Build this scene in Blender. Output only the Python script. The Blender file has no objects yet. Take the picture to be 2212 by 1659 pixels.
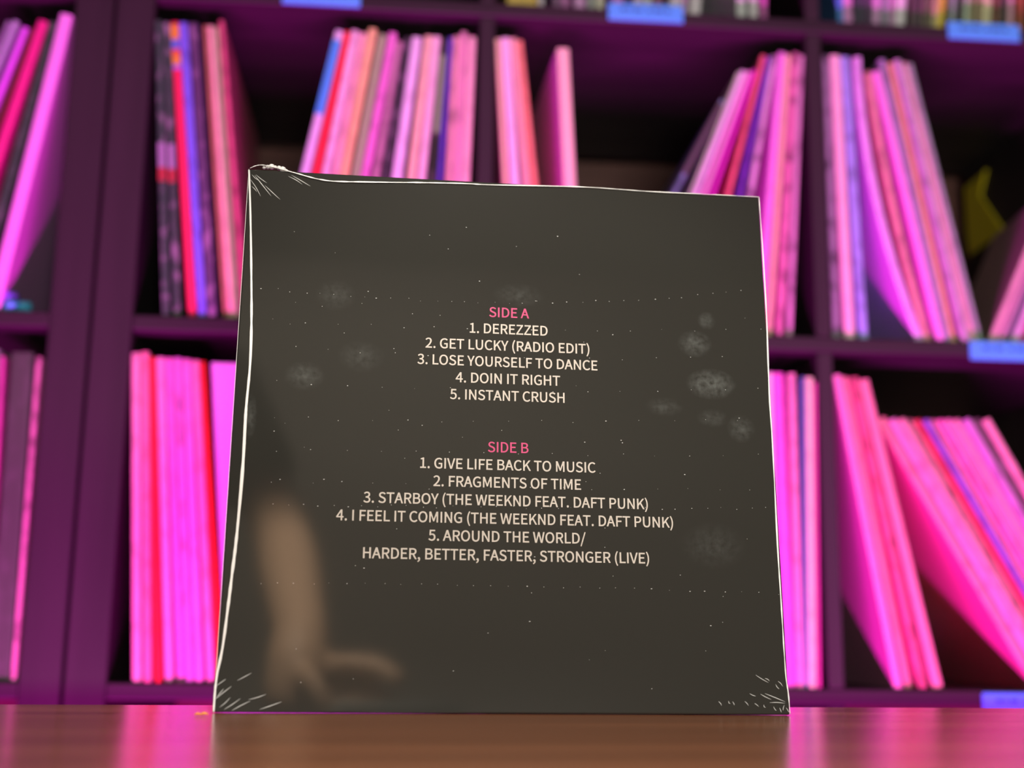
import bpy, bmesh, math, random
from mathutils import Vector, Matrix, Euler

scene = bpy.context.scene
COL = scene.collection
PI = math.pi

# ---------------------------------------------------------------- camera
CAM_Z = 0.789                                   # lens height above the floor
cam_data = bpy.data.cameras.new('camera')
cam_data.sensor_fit = 'HORIZONTAL'
cam_data.sensor_width = 36.0
cam_data.lens = 2729.87 * 36.0 / 2212.0
cam_data.clip_start = 0.01
cam_data.dof.use_dof = True
cam_data.dof.focus_distance = 0.735
cam_data.dof.aperture_fstop = 3.5
cam = bpy.data.objects.new('camera', cam_data)
COL.objects.link(cam)
cam.location = (0, 0, CAM_Z)
PITCH, ROLL = math.radians(11.0999), math.radians(0.7101)
fw = Vector((0, math.cos(PITCH), math.sin(PITCH)))
up = Vector((0, -math.sin(PITCH), math.cos(PITCH)))
rt = Vector((1, 0, 0))
r2 = rt * math.cos(ROLL) + up * math.sin(ROLL)
u2 = -rt * math.sin(ROLL) + up * math.cos(ROLL)
cam.matrix_world = Matrix(((r2.x, u2.x, -fw.x, 0), (r2.y, u2.y, -fw.y, 0),
                           (r2.z, u2.z, -fw.z, CAM_Z), (0, 0, 0, 1)))
scene.camera = cam

# ---------------------------------------------------------------- world, exposure, lights
world = bpy.data.worlds.new('world')
scene.world = world
world.use_nodes = True
world.node_tree.nodes['Background'].inputs[0].default_value = (0.5, 0.48, 0.45, 1)
world.node_tree.nodes['Background'].inputs[1].default_value = 0.02
scene.view_settings.view_transform = 'Standard'
scene.view_settings.look = 'None'
scene.view_settings.gamma = 1.0
scene.view_settings.exposure = 0.0
scene.view_settings.use_curve_mapping = False

# shelf frame: origin = inner bottom corner of the lower cubby on the shelf's front plane
SY = 0.0851315
SO = Vector((-0.372094, 1.201179, CAM_Z - 0.0502796))
def W(a, inset, b):
    """shelf coordinates (along, into, up) -> world"""
    return Vector((SO.x + a * math.cos(SY) - inset * math.sin(SY),
                   SO.y + a * math.sin(SY) + inset * math.cos(SY), SO.z + b))

def area_light(name, loc, target, sx, sy, power, color, spread=180):
    l = bpy.data.lights.new(name, 'AREA')
    l.shape = 'RECTANGLE'
    l.size, l.size_y = sx, sy
    l.energy = power
    l.color = color
    l.spread = math.radians(spread)
    o = bpy.data.objects.new(name, l)
    COL.objects.link(o)
    o.location = loc
    d = (Vector(target) - Vector(loc)).normalized()
    o.rotation_euler = d.to_track_quat('-Z', 'Y').to_euler()
    return o

# magenta LED bar lying on the floor under the table, shining up at the shelf
LED_C = W(0.22, -0.72, 0); LED_C.z = 0.05
LED_T = W(0.22, 0.0, 0); LED_T.z = 0.95
area_light('led_bar_light', LED_C, LED_T, 1.5, 0.06, 56, (1.0, 0.02, 0.78))
# warm white desk lamp above, shining down on the album and the table
sp = bpy.data.lights.new('desk_lamp_light', 'SPOT')
sp.energy = 52
sp.color = (1.0, 0.92, 0.80)
sp.spot_size = math.radians(42)
sp.spot_blend = 0.3
sp.shadow_soft_size = 0.07
spo = bpy.data.objects.new('desk_lamp_light', sp)
COL.objects.link(spo)
spo.location = (0.0, 0.12, 1.62)
spo.rotation_euler = (Vector((0.03, 0.66, 0.745)) - spo.location).to_track_quat('-Z', 'Y').to_euler()
# added spot, not a lamp of the room: brightens the forearm's reflection
s2 = bpy.data.lights.new('added_forearm_fill', 'SPOT')
s2.energy = 84
s2.color = (1.0, 0.90, 0.74)
s2.spot_size = math.radians(35)
s2.spot_blend = 0.5
s2.shadow_soft_size = 0.05
s2o = bpy.data.objects.new('added_forearm_fill', s2)
COL.objects.link(s2o)
s2o.location = (-0.16, 0.30, 1.46)
s2o.rotation_euler = (Vector((-0.05, -0.10, 0.985)) - s2o.location).to_track_quat('-Z', 'Y').to_euler()
# soft white room light from behind the photographer
area_light('room_lamp_light', (0.48, -2.0, 0.82), W(0.35, 0, 0.50), 0.9, 0.12, 35, (1.0, 0.95, 0.88))
area_light('added_wall_fill', (0.2, -1.2, 2.40), (0.2, -1.8, 0), 0.8, 0.8, 17, (1.0, 0.93, 0.84))  # added overhead fill, brightens the front wall that the album film reflects

# ---------------------------------------------------------------- helpers
def lnk(o, parent=None):
    COL.objects.link(o)
    if parent is not None:
        o.parent = parent
    return o

def thing(name, label, cat, loc=(0, 0, 0), rot=(0, 0, 0), group=None):
    o = bpy.data.objects.new(name, None)
    o.empty_display_size = 0.02
    COL.objects.link(o)
    o.location = loc
    o.rotation_euler = rot
    o['label'] = label
    o['category'] = cat
    if group:
        o['group'] = group
    return o

def tag(o, label, cat, group=None):
    o['label'] = label
    o['category'] = cat
    if group:
        o['group'] = group
    return o

def obj(name, bm, mat, parent=None, bevel=0.0, seg=2, smooth=False, kind=None):
    if bevel:
        bmesh.ops.bevel(bm, geom=bm.edges[:], offset=bevel, segments=seg, affect='EDGES', profile=0.5)
    me = bpy.data.meshes.new(name)
    bm.normal_update()
    bm.to_mesh(me)
    bm.free()
    if smooth:
        for p in me.polygons:
            p.use_smooth = True
    if mat:
        me.materials.append(mat)
    o = bpy.data.objects.new(name, me)
    lnk(o, parent)
    if kind:
        o['kind'] = kind
    return o

def box(bm, x0, x1, y0, y1, z0, z1):
    vs = [bm.verts.new(p) for p in ((x0, y0, z0), (x1, y0, z0), (x1, y1, z0), (x0, y1, z0),
                                    (x0, y0, z1), (x1, y0, z1), (x1, y1, z1), (x0, y1, z1))]
    for f in ((3, 2, 1, 0), (4, 5, 6, 7), (0, 1, 5, 4), (1, 2, 6, 5), (2, 3, 7, 6), (3, 0, 4, 7)):
        bm.faces.new([vs[i] for i in f])
    return bm

def bx(*a):
    return box(bmesh.new(), *a)

def tube(bm, pts, rad, n=6, flat=1.0, nrm=Vector((0, -1, 0))):
    """swept tube; rad may be a list; `flat` squashes it along nrm"""
    pts = [Vector(p) for p in pts]
    rings = []
    for i, p in enumerate(pts):
        t = (pts[min(i + 1, len(pts) - 1)] - pts[max(i - 1, 0)]).normalized()
        s = t.cross(nrm).normalized()
        m = s.cross(t)
        r = rad[i] if isinstance(rad, (list, tuple)) else rad
        rings.append([bm.verts.new(p + s * r * math.cos(2 * PI * k / n) + m * r * flat * math.sin(2 * PI * k / n))
                      for k in range(n)])
    for a, b in zip(rings, rings[1:]):
        for k in range(n):
            bm.faces.new((a[k], a[(k + 1) % n], b[(k + 1) % n], b[k]))
    bm.faces.new(rings[0][::-1])
    bm.faces.new(rings[-1])
    bmesh.ops.recalc_face_normals(bm, faces=bm.faces[:])
    return bm

# ---------------------------------------------------------------- materials
def new_mat(name):
    m = bpy.data.materials.new(name)
    m.use_nodes = True
    nt = m.node_tree
    return m, nt, nt.nodes['Principled BSDF']

def plain(name, rgb, rough=0.5, spec=0.5, coat=0.0, coat_rough=0.1):
    m, nt, b = new_mat(name)
    b.inputs['Base Color'].default_value = (*rgb, 1)
    b.inputs['Roughness'].default_value = rough
    b.inputs['Specular IOR Level'].default_value = spec
    b.inputs['Coat Weight'].default_value = coat
    b.inputs['Coat Roughness'].default_value = coat_rough
    return m

def noise_mix(nt, c1, c2, scale, lo, hi, vec_scale=(1, 1, 1), detail=3.0):
    tc = nt.nodes.new('ShaderNodeTexCoord')
    mp = nt.nodes.new('ShaderNodeMapping')
    mp.inputs['Scale'].default_value = vec_scale
    ns = nt.nodes.new('ShaderNodeTexNoise')
    ns.inputs['Scale'].default_value = scale
    ns.inputs['Detail'].default_value = detail
    rp = nt.nodes.new('ShaderNodeValToRGB')
    rp.color_ramp.elements[0].position = lo
    rp.color_ramp.elements[0].color = (*c1, 1)
    rp.color_ramp.elements[1].position = hi
    rp.color_ramp.elements[1].color = (*c2, 1)
    nt.links.new(tc.outputs['Object'], mp.inputs['Vector'])
    nt.links.new(mp.outputs['Vector'], ns.inputs['Vector'])
    nt.links.new(ns.outputs['Fac'], rp.inputs['Fac'])
    return rp.outputs['Color'], ns.outputs['Fac'], mp.outputs['Vector']

def spine_mat(name, rgb, mottle, seed):
    """printed card: base colour with lettering-like blotches along the spine"""
    m, nt, b = new_mat(name)
    b.inputs['Roughness'].default_value = 0.42
    if mottle < 0.05:
        b.inputs['Base Color'].default_value = (*rgb, 1)
        return m
    lum = sum(rgb) / 3
    if lum < 0.12:
        other = tuple(min(1, c + 0.42 * mottle * k) for c, k in zip(rgb, (0.55, 0.5, 0.55)))
    else:
        other = tuple(c * (1 - 0.72 * mottle) for c in rgb)
    col, fac, vec = noise_mix(nt, rgb, other, 1.0, 0.50, 0.62, (90, 1, 46))
    nt.nodes['Mapping'].inputs['Location'].default_value = (seed * 3.1, 0, seed * 7.7)
    nt.links.new(col, b.inputs['Base Color'])
    return m

def wood_mat(name, c1, c2, rough, axis=0, scale=1.0, spec=0.5, bump=0.05):
    m, nt, b = new_mat(name)
    vs = [26, 26, 26]
    vs[axis] = 1.6
    col, fac, vec = noise_mix(nt, c1, c2, scale, 0.35, 0.7, tuple(vs), 6.0)
    fine = nt.nodes.new('ShaderNodeTexNoise')
    fine.inputs['Scale'].default_value = 9.0 * scale
    fine.inputs['Detail'].default_value = 4.0
    nt.links.new(vec, fine.inputs['Vector'])
    bp = nt.nodes.new('ShaderNodeBump')
    bp.inputs['Strength'].default_value = bump
    bp.inputs['Distance'].default_value = 0.001
    nt.links.new(fine.outputs['Fac'], bp.inputs['Height'])
    nt.links.new(bp.outputs['Normal'], b.inputs['Normal'])
    nt.links.new(col, b.inputs['Base Color'])
    b.inputs['Roughness'].default_value = rough
    b.inputs['Specular IOR Level'].default_value = spec
    return m

M_SHELF = wood_mat('black_brown_foil', (0.030, 0.025, 0.026), (0.042, 0.035, 0.036), 0.5, 2, 1.0, 0.2, 0.1)
M_SHELFH = wood_mat('black_brown_foil_boards', (0.030, 0.025, 0.026), (0.042, 0.035, 0.036), 0.5, 0, 1.0, 0.2, 0.1)
M_TABLE = wood_mat('dark_walnut', (0.115, 0.040, 0.017), (0.215, 0.080, 0.036), 0.22, 0, 1.0, 0.5, 0.25)
M_WAINS = wood_mat('wainscot_wood', (0.105, 0.042, 0.032), (0.17, 0.068, 0.052), 0.5, 0)
M_DARKWALL = plain('dark_wall_paint', (0.035, 0.033, 0.032), 0.8, 0.2)
M_WALL = plain('beige_wall_paint', (0.55, 0.50, 0.43), 0.8, 0.2)
M_CEIL = plain('ceiling_paint', (0.20, 0.19, 0.18), 0.9, 0.2)
M_SIDE = plain('dark_side_wall_paint', (0.12, 0.11, 0.10), 0.8, 0.2)
M_FLOOR = wood_mat('floor_boards', (0.10, 0.07, 0.05), (0.16, 0.11, 0.08), 0.5, 1)
M_LABEL = plain('blue_label_plastic', (0.10, 0.62, 0.98), 0.3)
M_INK = plain('label_ink', (0.03, 0.12, 0.35), 0.5)

# ---------------------------------------------------------------- data
GLYPHS = {
    ' ': (0.078, []),
    '(': (0.118, [[0.051,-0.016,0.084,-0.069,0.09,-0.066,0.097,-0.063,0.103,-0.06,0.073,-0.01,0.059,0.049,0.059,0.109,0.059,0.168,0.073,0.227,0.103,0.277,0.097,0.28,0.09,0.283,0.084,0.286,0.051,0.234,0.032,0.178,0.032,0.109,0.032,0.04]]),
    ')': (0.118, [[0.028,-0.066,0.035,-0.069,0.067,-0.016,0.086,0.04,0.086,0.109,0.086,0.178,0.067,0.234,0.035,0.286,0.028,0.283,0.021,0.28,0.015,0.277,0.045,0.227,0.06,0.168,0.06,0.109,0.06,0.049,0.045,-0.01,0.015,-0.06,0.021,-0.063]]),
    ',': (0.097, [[0.024,-0.06,0.026,-0.067,0.058,-0.053,0.077,-0.027,0.077,0.007,0.077,0.03,0.067,0.044,0.05,0.044,0.037,0.044,0.026,0.036,0.026,0.022,0.026,0.008,0.037,-0.001,0.05,-0.001,0.051,-0.001,0.052,-0.0,0.054,-0.0,0.053,-0.021,0.04,-0.038,0.019,-0.048,0.021,-0.054]]),
    '.': (0.097, [[0.036,-0.005,0.049,-0.005,0.061,-0.005,0.072,0.005,0.072,0.02,0.072,0.034,0.061,0.044,0.049,0.044,0.036,0.044,0.026,0.034,0.026,0.02,0.026,0.005]]),
    '/': (0.137, [[0.039,0.051,0.004,-0.063,0.012,-0.063,0.019,-0.063,0.027,-0.063,0.062,0.051,0.097,0.164,0.132,0.278,0.124,0.278,0.117,0.278,0.109,0.278,0.074,0.164]]),
    '1': (0.194, [[0.031,0.009,0.031,0.0,0.078,0.0,0.125,0.0,0.172,0.0,0.172,0.009,0.172,0.018,0.172,0.027,0.154,0.027,0.137,0.027,0.12,0.027,0.12,0.103,0.12,0.18,0.12,0.257,0.112,0.257,0.104,0.257,0.096,0.257,0.082,0.249,0.065,0.243,0.042,0.238,0.042,0.232,0.042,0.225,0.042,0.218,0.058,0.218,0.073,0.218,0.088,0.218,0.088,0.154,0.088,0.09,0.088,0.027,0.069,0.027,0.05,0.027,0.031,0.027,0.031,0.018]]),
    '2': (0.194, [[0.015,0.006,0.015,0.0,0.069,0.0,0.123,0.0,0.177,0.0,0.177,0.009,0.177,0.018,0.177,0.028,0.153,0.028,0.129,0.028,0.106,0.028,0.093,0.028,0.077,0.026,0.064,0.025,0.124,0.082,0.165,0.134,0.165,0.186,0.165,0.231,0.136,0.261,0.09,0.261,0.057,0.261,0.035,0.246,0.014,0.224,0.02,0.218,0.026,0.212,0.033,0.206,0.047,0.223,0.065,0.235,0.086,0.235,0.118,0.235,0.133,0.214,0.133,0.185,0.133,0.14,0.096,0.089,0.015,0.019,0.015,0.013]]),
    '3': (0.194, [[0.052,-0.005,0.092,-0.005,0.138,-0.005,0.175,0.023,0.175,0.069,0.175,0.104,0.151,0.126,0.12,0.134,0.12,0.134,0.12,0.135,0.12,0.136,0.148,0.145,0.166,0.166,0.166,0.197,0.166,0.238,0.134,0.261,0.091,0.261,0.062,0.261,0.039,0.248,0.02,0.231,0.025,0.224,0.031,0.217,0.037,0.21,0.051,0.225,0.069,0.235,0.09,0.235,0.117,0.235,0.133,0.219,0.133,0.195,0.133,0.167,0.116,0.146,0.062,0.146,0.062,0.137,0.062,0.129,0.062,0.121,0.122,0.121,0.142,0.101,0.142,0.07,0.142,0.04,0.121,0.022,0.09,0.022,0.061,0.022,0.042,0.036,0.027,0.051,0.021,0.045,0.016,0.038,0.01,0.031,0.027,0.012]]),
    '4': (0.194, [[0.119,0.024,0.119,0.0,0.129,0.0,0.139,0.0,0.149,0.0,0.149,0.024,0.149,0.047,0.149,0.071,0.161,0.071,0.172,0.071,0.183,0.071,0.183,0.079,0.183,0.088,0.183,0.096,0.172,0.096,0.161,0.096,0.149,0.096,0.149,0.15,0.149,0.203,0.149,0.257,0.137,0.257,0.126,0.257,0.114,0.257,0.078,0.202,0.043,0.147,0.007,0.092,0.007,0.085,0.007,0.078,0.007,0.071,0.044,0.071,0.082,0.071,0.119,0.071,0.119,0.047],[0.119,0.123,0.119,0.096,0.093,0.096,0.067,0.096,0.04,0.096,0.06,0.125,0.079,0.155,0.099,0.184,0.106,0.196,0.113,0.209,0.119,0.222,0.12,0.222,0.12,0.222,0.121,0.222,0.12,0.209,0.119,0.188,0.119,0.175,0.119,0.149]]),
    '5': (0.194, [[0.051,-0.005,0.092,-0.005,0.135,-0.005,0.176,0.027,0.176,0.083,0.176,0.14,0.141,0.165,0.098,0.165,0.083,0.165,0.071,0.161,0.06,0.155,0.062,0.18,0.064,0.205,0.067,0.229,0.099,0.229,0.131,0.229,0.163,0.229,0.163,0.238,0.163,0.248,0.163,0.257,0.122,0.257,0.08,0.257,0.039,0.257,0.036,0.217,0.033,0.177,0.03,0.137,0.036,0.133,0.042,0.13,0.047,0.126,0.062,0.136,0.073,0.141,0.09,0.141,0.122,0.141,0.143,0.119,0.143,0.083,0.143,0.045,0.119,0.022,0.089,0.022,0.059,0.022,0.04,0.036,0.026,0.05,0.02,0.043,0.015,0.036,0.009,0.029,0.027,0.012]]),
    'A': (0.213, [[0.03,0.086,0.001,0.0,0.012,0.0,0.023,0.0,0.034,0.0,0.042,0.026,0.051,0.052,0.059,0.078,0.09,0.078,0.121,0.078,0.153,0.078,0.161,0.052,0.169,0.026,0.177,0.0,0.189,0.0,0.2,0.0,0.211,0.0,0.182,0.086,0.153,0.171,0.124,0.257,0.112,0.257,0.1,0.257,0.088,0.257,0.059,0.171],[0.093,0.104,0.067,0.104,0.071,0.117,0.075,0.13,0.079,0.144,0.089,0.173,0.097,0.2,0.105,0.23,0.106,0.23,0.106,0.23,0.106,0.23,0.115,0.201,0.123,0.173,0.132,0.144,0.136,0.13,0.141,0.117,0.145,0.104,0.119,0.104]]),
    'B': (0.23, [[0.035,0.086,0.035,0.0,0.063,0.0,0.09,0.0,0.117,0.0,0.174,0.0,0.214,0.025,0.214,0.075,0.214,0.11,0.193,0.131,0.162,0.137,0.162,0.137,0.162,0.138,0.162,0.138,0.186,0.146,0.2,0.168,0.2,0.194,0.2,0.239,0.163,0.257,0.111,0.257,0.086,0.257,0.061,0.257,0.035,0.257,0.035,0.171],[0.08,0.148,0.068,0.148,0.068,0.176,0.068,0.203,0.068,0.231,0.081,0.231,0.094,0.231,0.107,0.231,0.147,0.231,0.168,0.22,0.168,0.19,0.168,0.164,0.15,0.148,0.106,0.148,0.093,0.148],[0.083,0.026,0.068,0.026,0.068,0.058,0.068,0.09,0.068,0.123,0.083,0.123,0.097,0.123,0.112,0.123,0.158,0.123,0.182,0.108,0.182,0.076,0.182,0.042,0.157,0.026,0.112,0.026,0.097,0.026]]),
    'C': (0.223, [[0.068,-0.005,0.132,-0.005,0.165,-0.005,0.19,0.009,0.211,0.032,0.205,0.039,0.199,0.046,0.193,0.053,0.176,0.035,0.158,0.024,0.133,0.024,0.084,0.024,0.054,0.064,0.054,0.129,0.054,0.193,0.086,0.233,0.134,0.233,0.157,0.233,0.173,0.223,0.187,0.209,0.193,0.216,0.199,0.223,0.204,0.23,0.19,0.246,0.165,0.261,0.134,0.261,0.069,0.261,0.02,0.211,0.02,0.128,0.02,0.045]]),
    'D': (0.241, [[0.035,0.086,0.035,0.0,0.057,0.0,0.079,0.0,0.101,0.0,0.178,0.0,0.22,0.048,0.22,0.129,0.22,0.211,0.178,0.257,0.099,0.257,0.078,0.257,0.057,0.257,0.035,0.257,0.035,0.171],[0.077,0.027,0.068,0.027,0.068,0.095,0.068,0.162,0.068,0.23,0.077,0.23,0.087,0.23,0.097,0.23,0.157,0.23,0.187,0.194,0.187,0.129,0.187,0.064,0.157,0.027,0.097,0.027,0.087,0.027]]),
    'E': (0.206, [[0.035,0.086,0.035,0.0,0.086,0.0,0.136,0.0,0.187,0.0,0.187,0.009,0.187,0.018,0.187,0.028,0.147,0.028,0.107,0.028,0.068,0.028,0.068,0.059,0.068,0.09,0.068,0.121,0.1,0.121,0.132,0.121,0.165,0.121,0.165,0.13,0.165,0.14,0.165,0.149,0.132,0.149,0.1,0.149,0.068,0.149,0.068,0.176,0.068,0.202,0.068,0.229,0.106,0.229,0.145,0.229,0.183,0.229,0.183,0.238,0.183,0.248,0.183,0.257,0.134,0.257,0.085,0.257,0.035,0.257,0.035,0.171]]),
    'F': (0.193, [[0.035,0.086,0.035,0.0,0.046,0.0,0.057,0.0,0.068,0.0,0.068,0.038,0.068,0.077,0.068,0.115,0.1,0.115,0.133,0.115,0.166,0.115,0.166,0.124,0.166,0.133,0.166,0.143,0.133,0.143,0.1,0.143,0.068,0.143,0.068,0.171,0.068,0.2,0.068,0.229,0.106,0.229,0.145,0.229,0.183,0.229,0.183,0.238,0.183,0.248,0.183,0.257,0.134,0.257,0.085,0.257,0.035,0.257,0.035,0.171]]),
    'G': (0.241, [[0.069,-0.005,0.136,-0.005,0.171,-0.005,0.199,0.008,0.215,0.025,0.215,0.061,0.215,0.097,0.215,0.133,0.187,0.133,0.159,0.133,0.131,0.133,0.131,0.124,0.131,0.115,0.131,0.106,0.149,0.106,0.167,0.106,0.186,0.106,0.186,0.084,0.186,0.061,0.186,0.039,0.175,0.029,0.158,0.024,0.139,0.024,0.084,0.024,0.054,0.064,0.054,0.129,0.054,0.193,0.087,0.233,0.139,0.233,0.165,0.233,0.181,0.222,0.194,0.209,0.2,0.216,0.206,0.223,0.212,0.23,0.197,0.245,0.174,0.261,0.138,0.261,0.07,0.261,0.02,0.211,0.02,0.128,0.02,0.045]]),
    'H': (0.255, [[0.035,0.086,0.035,0.0,0.046,0.0,0.057,0.0,0.068,0.0,0.068,0.04,0.068,0.081,0.068,0.121,0.107,0.121,0.147,0.121,0.187,0.121,0.187,0.081,0.187,0.04,0.187,0.0,0.198,0.0,0.209,0.0,0.22,0.0,0.22,0.086,0.22,0.171,0.22,0.257,0.209,0.257,0.198,0.257,0.187,0.257,0.187,0.221,0.187,0.185,0.187,0.149,0.147,0.149,0.107,0.149,0.068,0.149,0.068,0.185,0.068,0.221,0.068,0.257,0.057,0.257,0.046,0.257,0.035,0.257,0.035,0.171]]),
    'I': (0.103, [[0.035,0.086,0.035,0.0,0.046,0.0,0.057,0.0,0.068,0.0,0.068,0.086,0.068,0.171,0.068,0.257,0.057,0.257,0.046,0.257,0.035,0.257,0.035,0.171]]),
    'K': (0.226, [[0.035,0.086,0.035,0.0,0.046,0.0,0.057,0.0,0.068,0.0,0.068,0.027,0.068,0.054,0.068,0.081,0.082,0.099,0.097,0.116,0.112,0.134,0.137,0.089,0.163,0.045,0.189,0.0,0.201,0.0,0.213,0.0,0.225,0.0,0.194,0.053,0.163,0.106,0.132,0.159,0.159,0.192,0.186,0.224,0.213,0.257,0.2,0.257,0.188,0.257,0.176,0.257,0.14,0.214,0.104,0.171,0.068,0.128,0.068,0.128,0.068,0.128,0.068,0.128,0.068,0.171,0.068,0.214,0.068,0.257,0.057,0.257,0.046,0.257,0.035,0.257,0.035,0.171]]),
    'L': (0.19, [[0.035,0.086,0.035,0.0,0.084,0.0,0.132,0.0,0.18,0.0,0.18,0.009,0.18,0.018,0.18,0.028,0.143,0.028,0.105,0.028,0.068,0.028,0.068,0.104,0.068,0.18,0.068,0.257,0.057,0.257,0.046,0.257,0.035,0.257,0.035,0.171]]),
    'M': (0.284, [[0.035,0.086,0.035,0.0,0.045,0.0,0.055,0.0,0.064,0.0,0.064,0.047,0.064,0.095,0.064,0.142,0.064,0.164,0.062,0.195,0.06,0.218,0.061,0.218,0.061,0.218,0.062,0.218,0.069,0.198,0.075,0.179,0.082,0.159,0.099,0.115,0.115,0.07,0.131,0.026,0.138,0.026,0.145,0.026,0.153,0.026,0.169,0.07,0.185,0.115,0.201,0.159,0.208,0.179,0.215,0.198,0.222,0.218,0.222,0.218,0.223,0.218,0.223,0.218,0.221,0.195,0.219,0.164,0.219,0.142,0.219,0.095,0.219,0.047,0.219,0.0,0.229,0.0,0.239,0.0,0.249,0.0,0.249,0.086,0.249,0.171,0.249,0.257,0.236,0.257,0.223,0.257,0.21,0.257,0.194,0.211,0.177,0.165,0.161,0.119,0.155,0.102,0.15,0.084,0.143,0.066,0.143,0.066,0.142,0.066,0.142,0.066,0.136,0.084,0.13,0.102,0.123,0.119,0.107,0.165,0.091,0.211,0.074,0.257,0.061,0.257,0.048,0.257,0.035,0.257,0.035,0.171]]),
    'N': (0.253, [[0.035,0.086,0.035,0.0,0.046,0.0,0.056,0.0,0.066,0.0,0.066,0.045,0.066,0.09,0.066,0.135,0.066,0.162,0.063,0.189,0.062,0.215,0.062,0.215,0.063,0.215,0.063,0.215,0.073,0.197,0.082,0.18,0.091,0.162,0.122,0.108,0.153,0.054,0.185,0.0,0.196,0.0,0.207,0.0,0.218,0.0,0.218,0.086,0.218,0.171,0.218,0.257,0.208,0.257,0.197,0.257,0.187,0.257,0.187,0.212,0.187,0.168,0.187,0.123,0.187,0.097,0.189,0.068,0.192,0.042,0.191,0.042,0.19,0.042,0.19,0.042,0.181,0.06,0.171,0.077,0.162,0.095,0.131,0.149,0.1,0.203,0.068,0.257,0.057,0.257,0.046,0.257,0.035,0.257,0.035,0.171]]),
    'O': (0.26, [[0.065,-0.005,0.13,-0.005,0.194,-0.005,0.239,0.047,0.239,0.129,0.239,0.211,0.194,0.261,0.13,0.261,0.065,0.261,0.02,0.211,0.02,0.129,0.02,0.047],[0.176,0.024,0.13,0.024,0.084,0.024,0.054,0.065,0.054,0.129,0.054,0.193,0.084,0.233,0.13,0.233,0.176,0.233,0.206,0.193,0.206,0.129,0.206,0.065]]),
    'P': (0.222, [[0.035,0.086,0.035,0.0,0.046,0.0,0.057,0.0,0.068,0.0,0.068,0.034,0.068,0.068,0.068,0.102,0.082,0.102,0.096,0.102,0.11,0.102,0.166,0.102,0.204,0.127,0.204,0.181,0.204,0.237,0.166,0.257,0.109,0.257,0.084,0.257,0.06,0.257,0.035,0.257,0.035,0.171],[0.08,0.129,0.068,0.129,0.068,0.162,0.068,0.196,0.068,0.23,0.08,0.23,0.092,0.23,0.104,0.23,0.15,0.23,0.172,0.219,0.172,0.181,0.172,0.145,0.151,0.129,0.106,0.129,0.093,0.129]]),
    'R': (0.222, [[0.082,0.135,0.068,0.135,0.068,0.167,0.068,0.199,0.068,0.23,0.082,0.23,0.096,0.23,0.111,0.23,0.151,0.23,0.173,0.218,0.173,0.185,0.173,0.151,0.151,0.135,0.111,0.135,0.096,0.135],[0.155,0.036,0.176,0.0,0.188,0.0,0.2,0.0,0.213,0.0,0.191,0.037,0.169,0.075,0.147,0.112,0.182,0.121,0.205,0.145,0.205,0.185,0.205,0.238,0.168,0.257,0.116,0.257,0.089,0.257,0.062,0.257,0.035,0.257,0.035,0.171,0.035,0.086,0.035,0.0,0.046,0.0,0.057,0.0,0.068,0.0,0.068,0.036,0.068,0.073,0.068,0.109,0.083,0.109,0.098,0.109,0.114,0.109,0.135,0.073]]),
    'S': (0.209, [[0.07,-0.005,0.106,-0.005,0.16,-0.005,0.194,0.028,0.194,0.068,0.194,0.106,0.171,0.124,0.141,0.137,0.129,0.142,0.116,0.147,0.104,0.153,0.084,0.161,0.062,0.171,0.062,0.196,0.062,0.218,0.081,0.233,0.11,0.233,0.133,0.233,0.152,0.224,0.168,0.209,0.174,0.216,0.179,0.223,0.185,0.23,0.167,0.248,0.14,0.261,0.11,0.261,0.063,0.261,0.029,0.233,0.029,0.193,0.029,0.156,0.057,0.138,0.081,0.127,0.093,0.122,0.105,0.117,0.118,0.111,0.142,0.1,0.161,0.092,0.161,0.065,0.161,0.041,0.141,0.024,0.107,0.024,0.08,0.024,0.054,0.036,0.036,0.056,0.03,0.048,0.023,0.041,0.017,0.033,0.039,0.01]]),
    'T': (0.21, [[0.089,0.076,0.089,0.0,0.099,0.0,0.11,0.0,0.121,0.0,0.121,0.076,0.121,0.153,0.121,0.229,0.147,0.229,0.173,0.229,0.199,0.229,0.199,0.238,0.199,0.248,0.199,0.257,0.136,0.257,0.074,0.257,0.011,0.257,0.011,0.248,0.011,0.238,0.011,0.229,0.037,0.229,0.063,0.229,0.089,0.229,0.089,0.153]]),
    'U': (0.252, [[0.074,-0.005,0.126,-0.005,0.179,-0.005,0.218,0.023,0.218,0.106,0.218,0.156,0.218,0.206,0.218,0.257,0.208,0.257,0.198,0.257,0.187,0.257,0.187,0.206,0.187,0.156,0.187,0.105,0.187,0.043,0.16,0.024,0.126,0.024,0.093,0.024,0.067,0.043,0.067,0.105,0.067,0.156,0.067,0.206,0.067,0.257,0.056,0.257,0.045,0.257,0.034,0.257,0.034,0.206,0.034,0.156,0.034,0.106,0.034,0.023]]),
    'V': (0.201, [[0.055,0.086,0.082,0.0,0.095,0.0,0.107,0.0,0.12,0.0,0.147,0.086,0.174,0.171,0.201,0.257,0.19,0.257,0.179,0.257,0.168,0.257,0.155,0.21,0.141,0.164,0.127,0.118,0.118,0.088,0.112,0.063,0.102,0.033,0.102,0.033,0.101,0.033,0.101,0.033,0.091,0.063,0.085,0.088,0.076,0.118,0.062,0.164,0.048,0.21,0.034,0.257,0.023,0.257,0.012,0.257,0.0,0.257,0.028,0.171]]),
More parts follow.
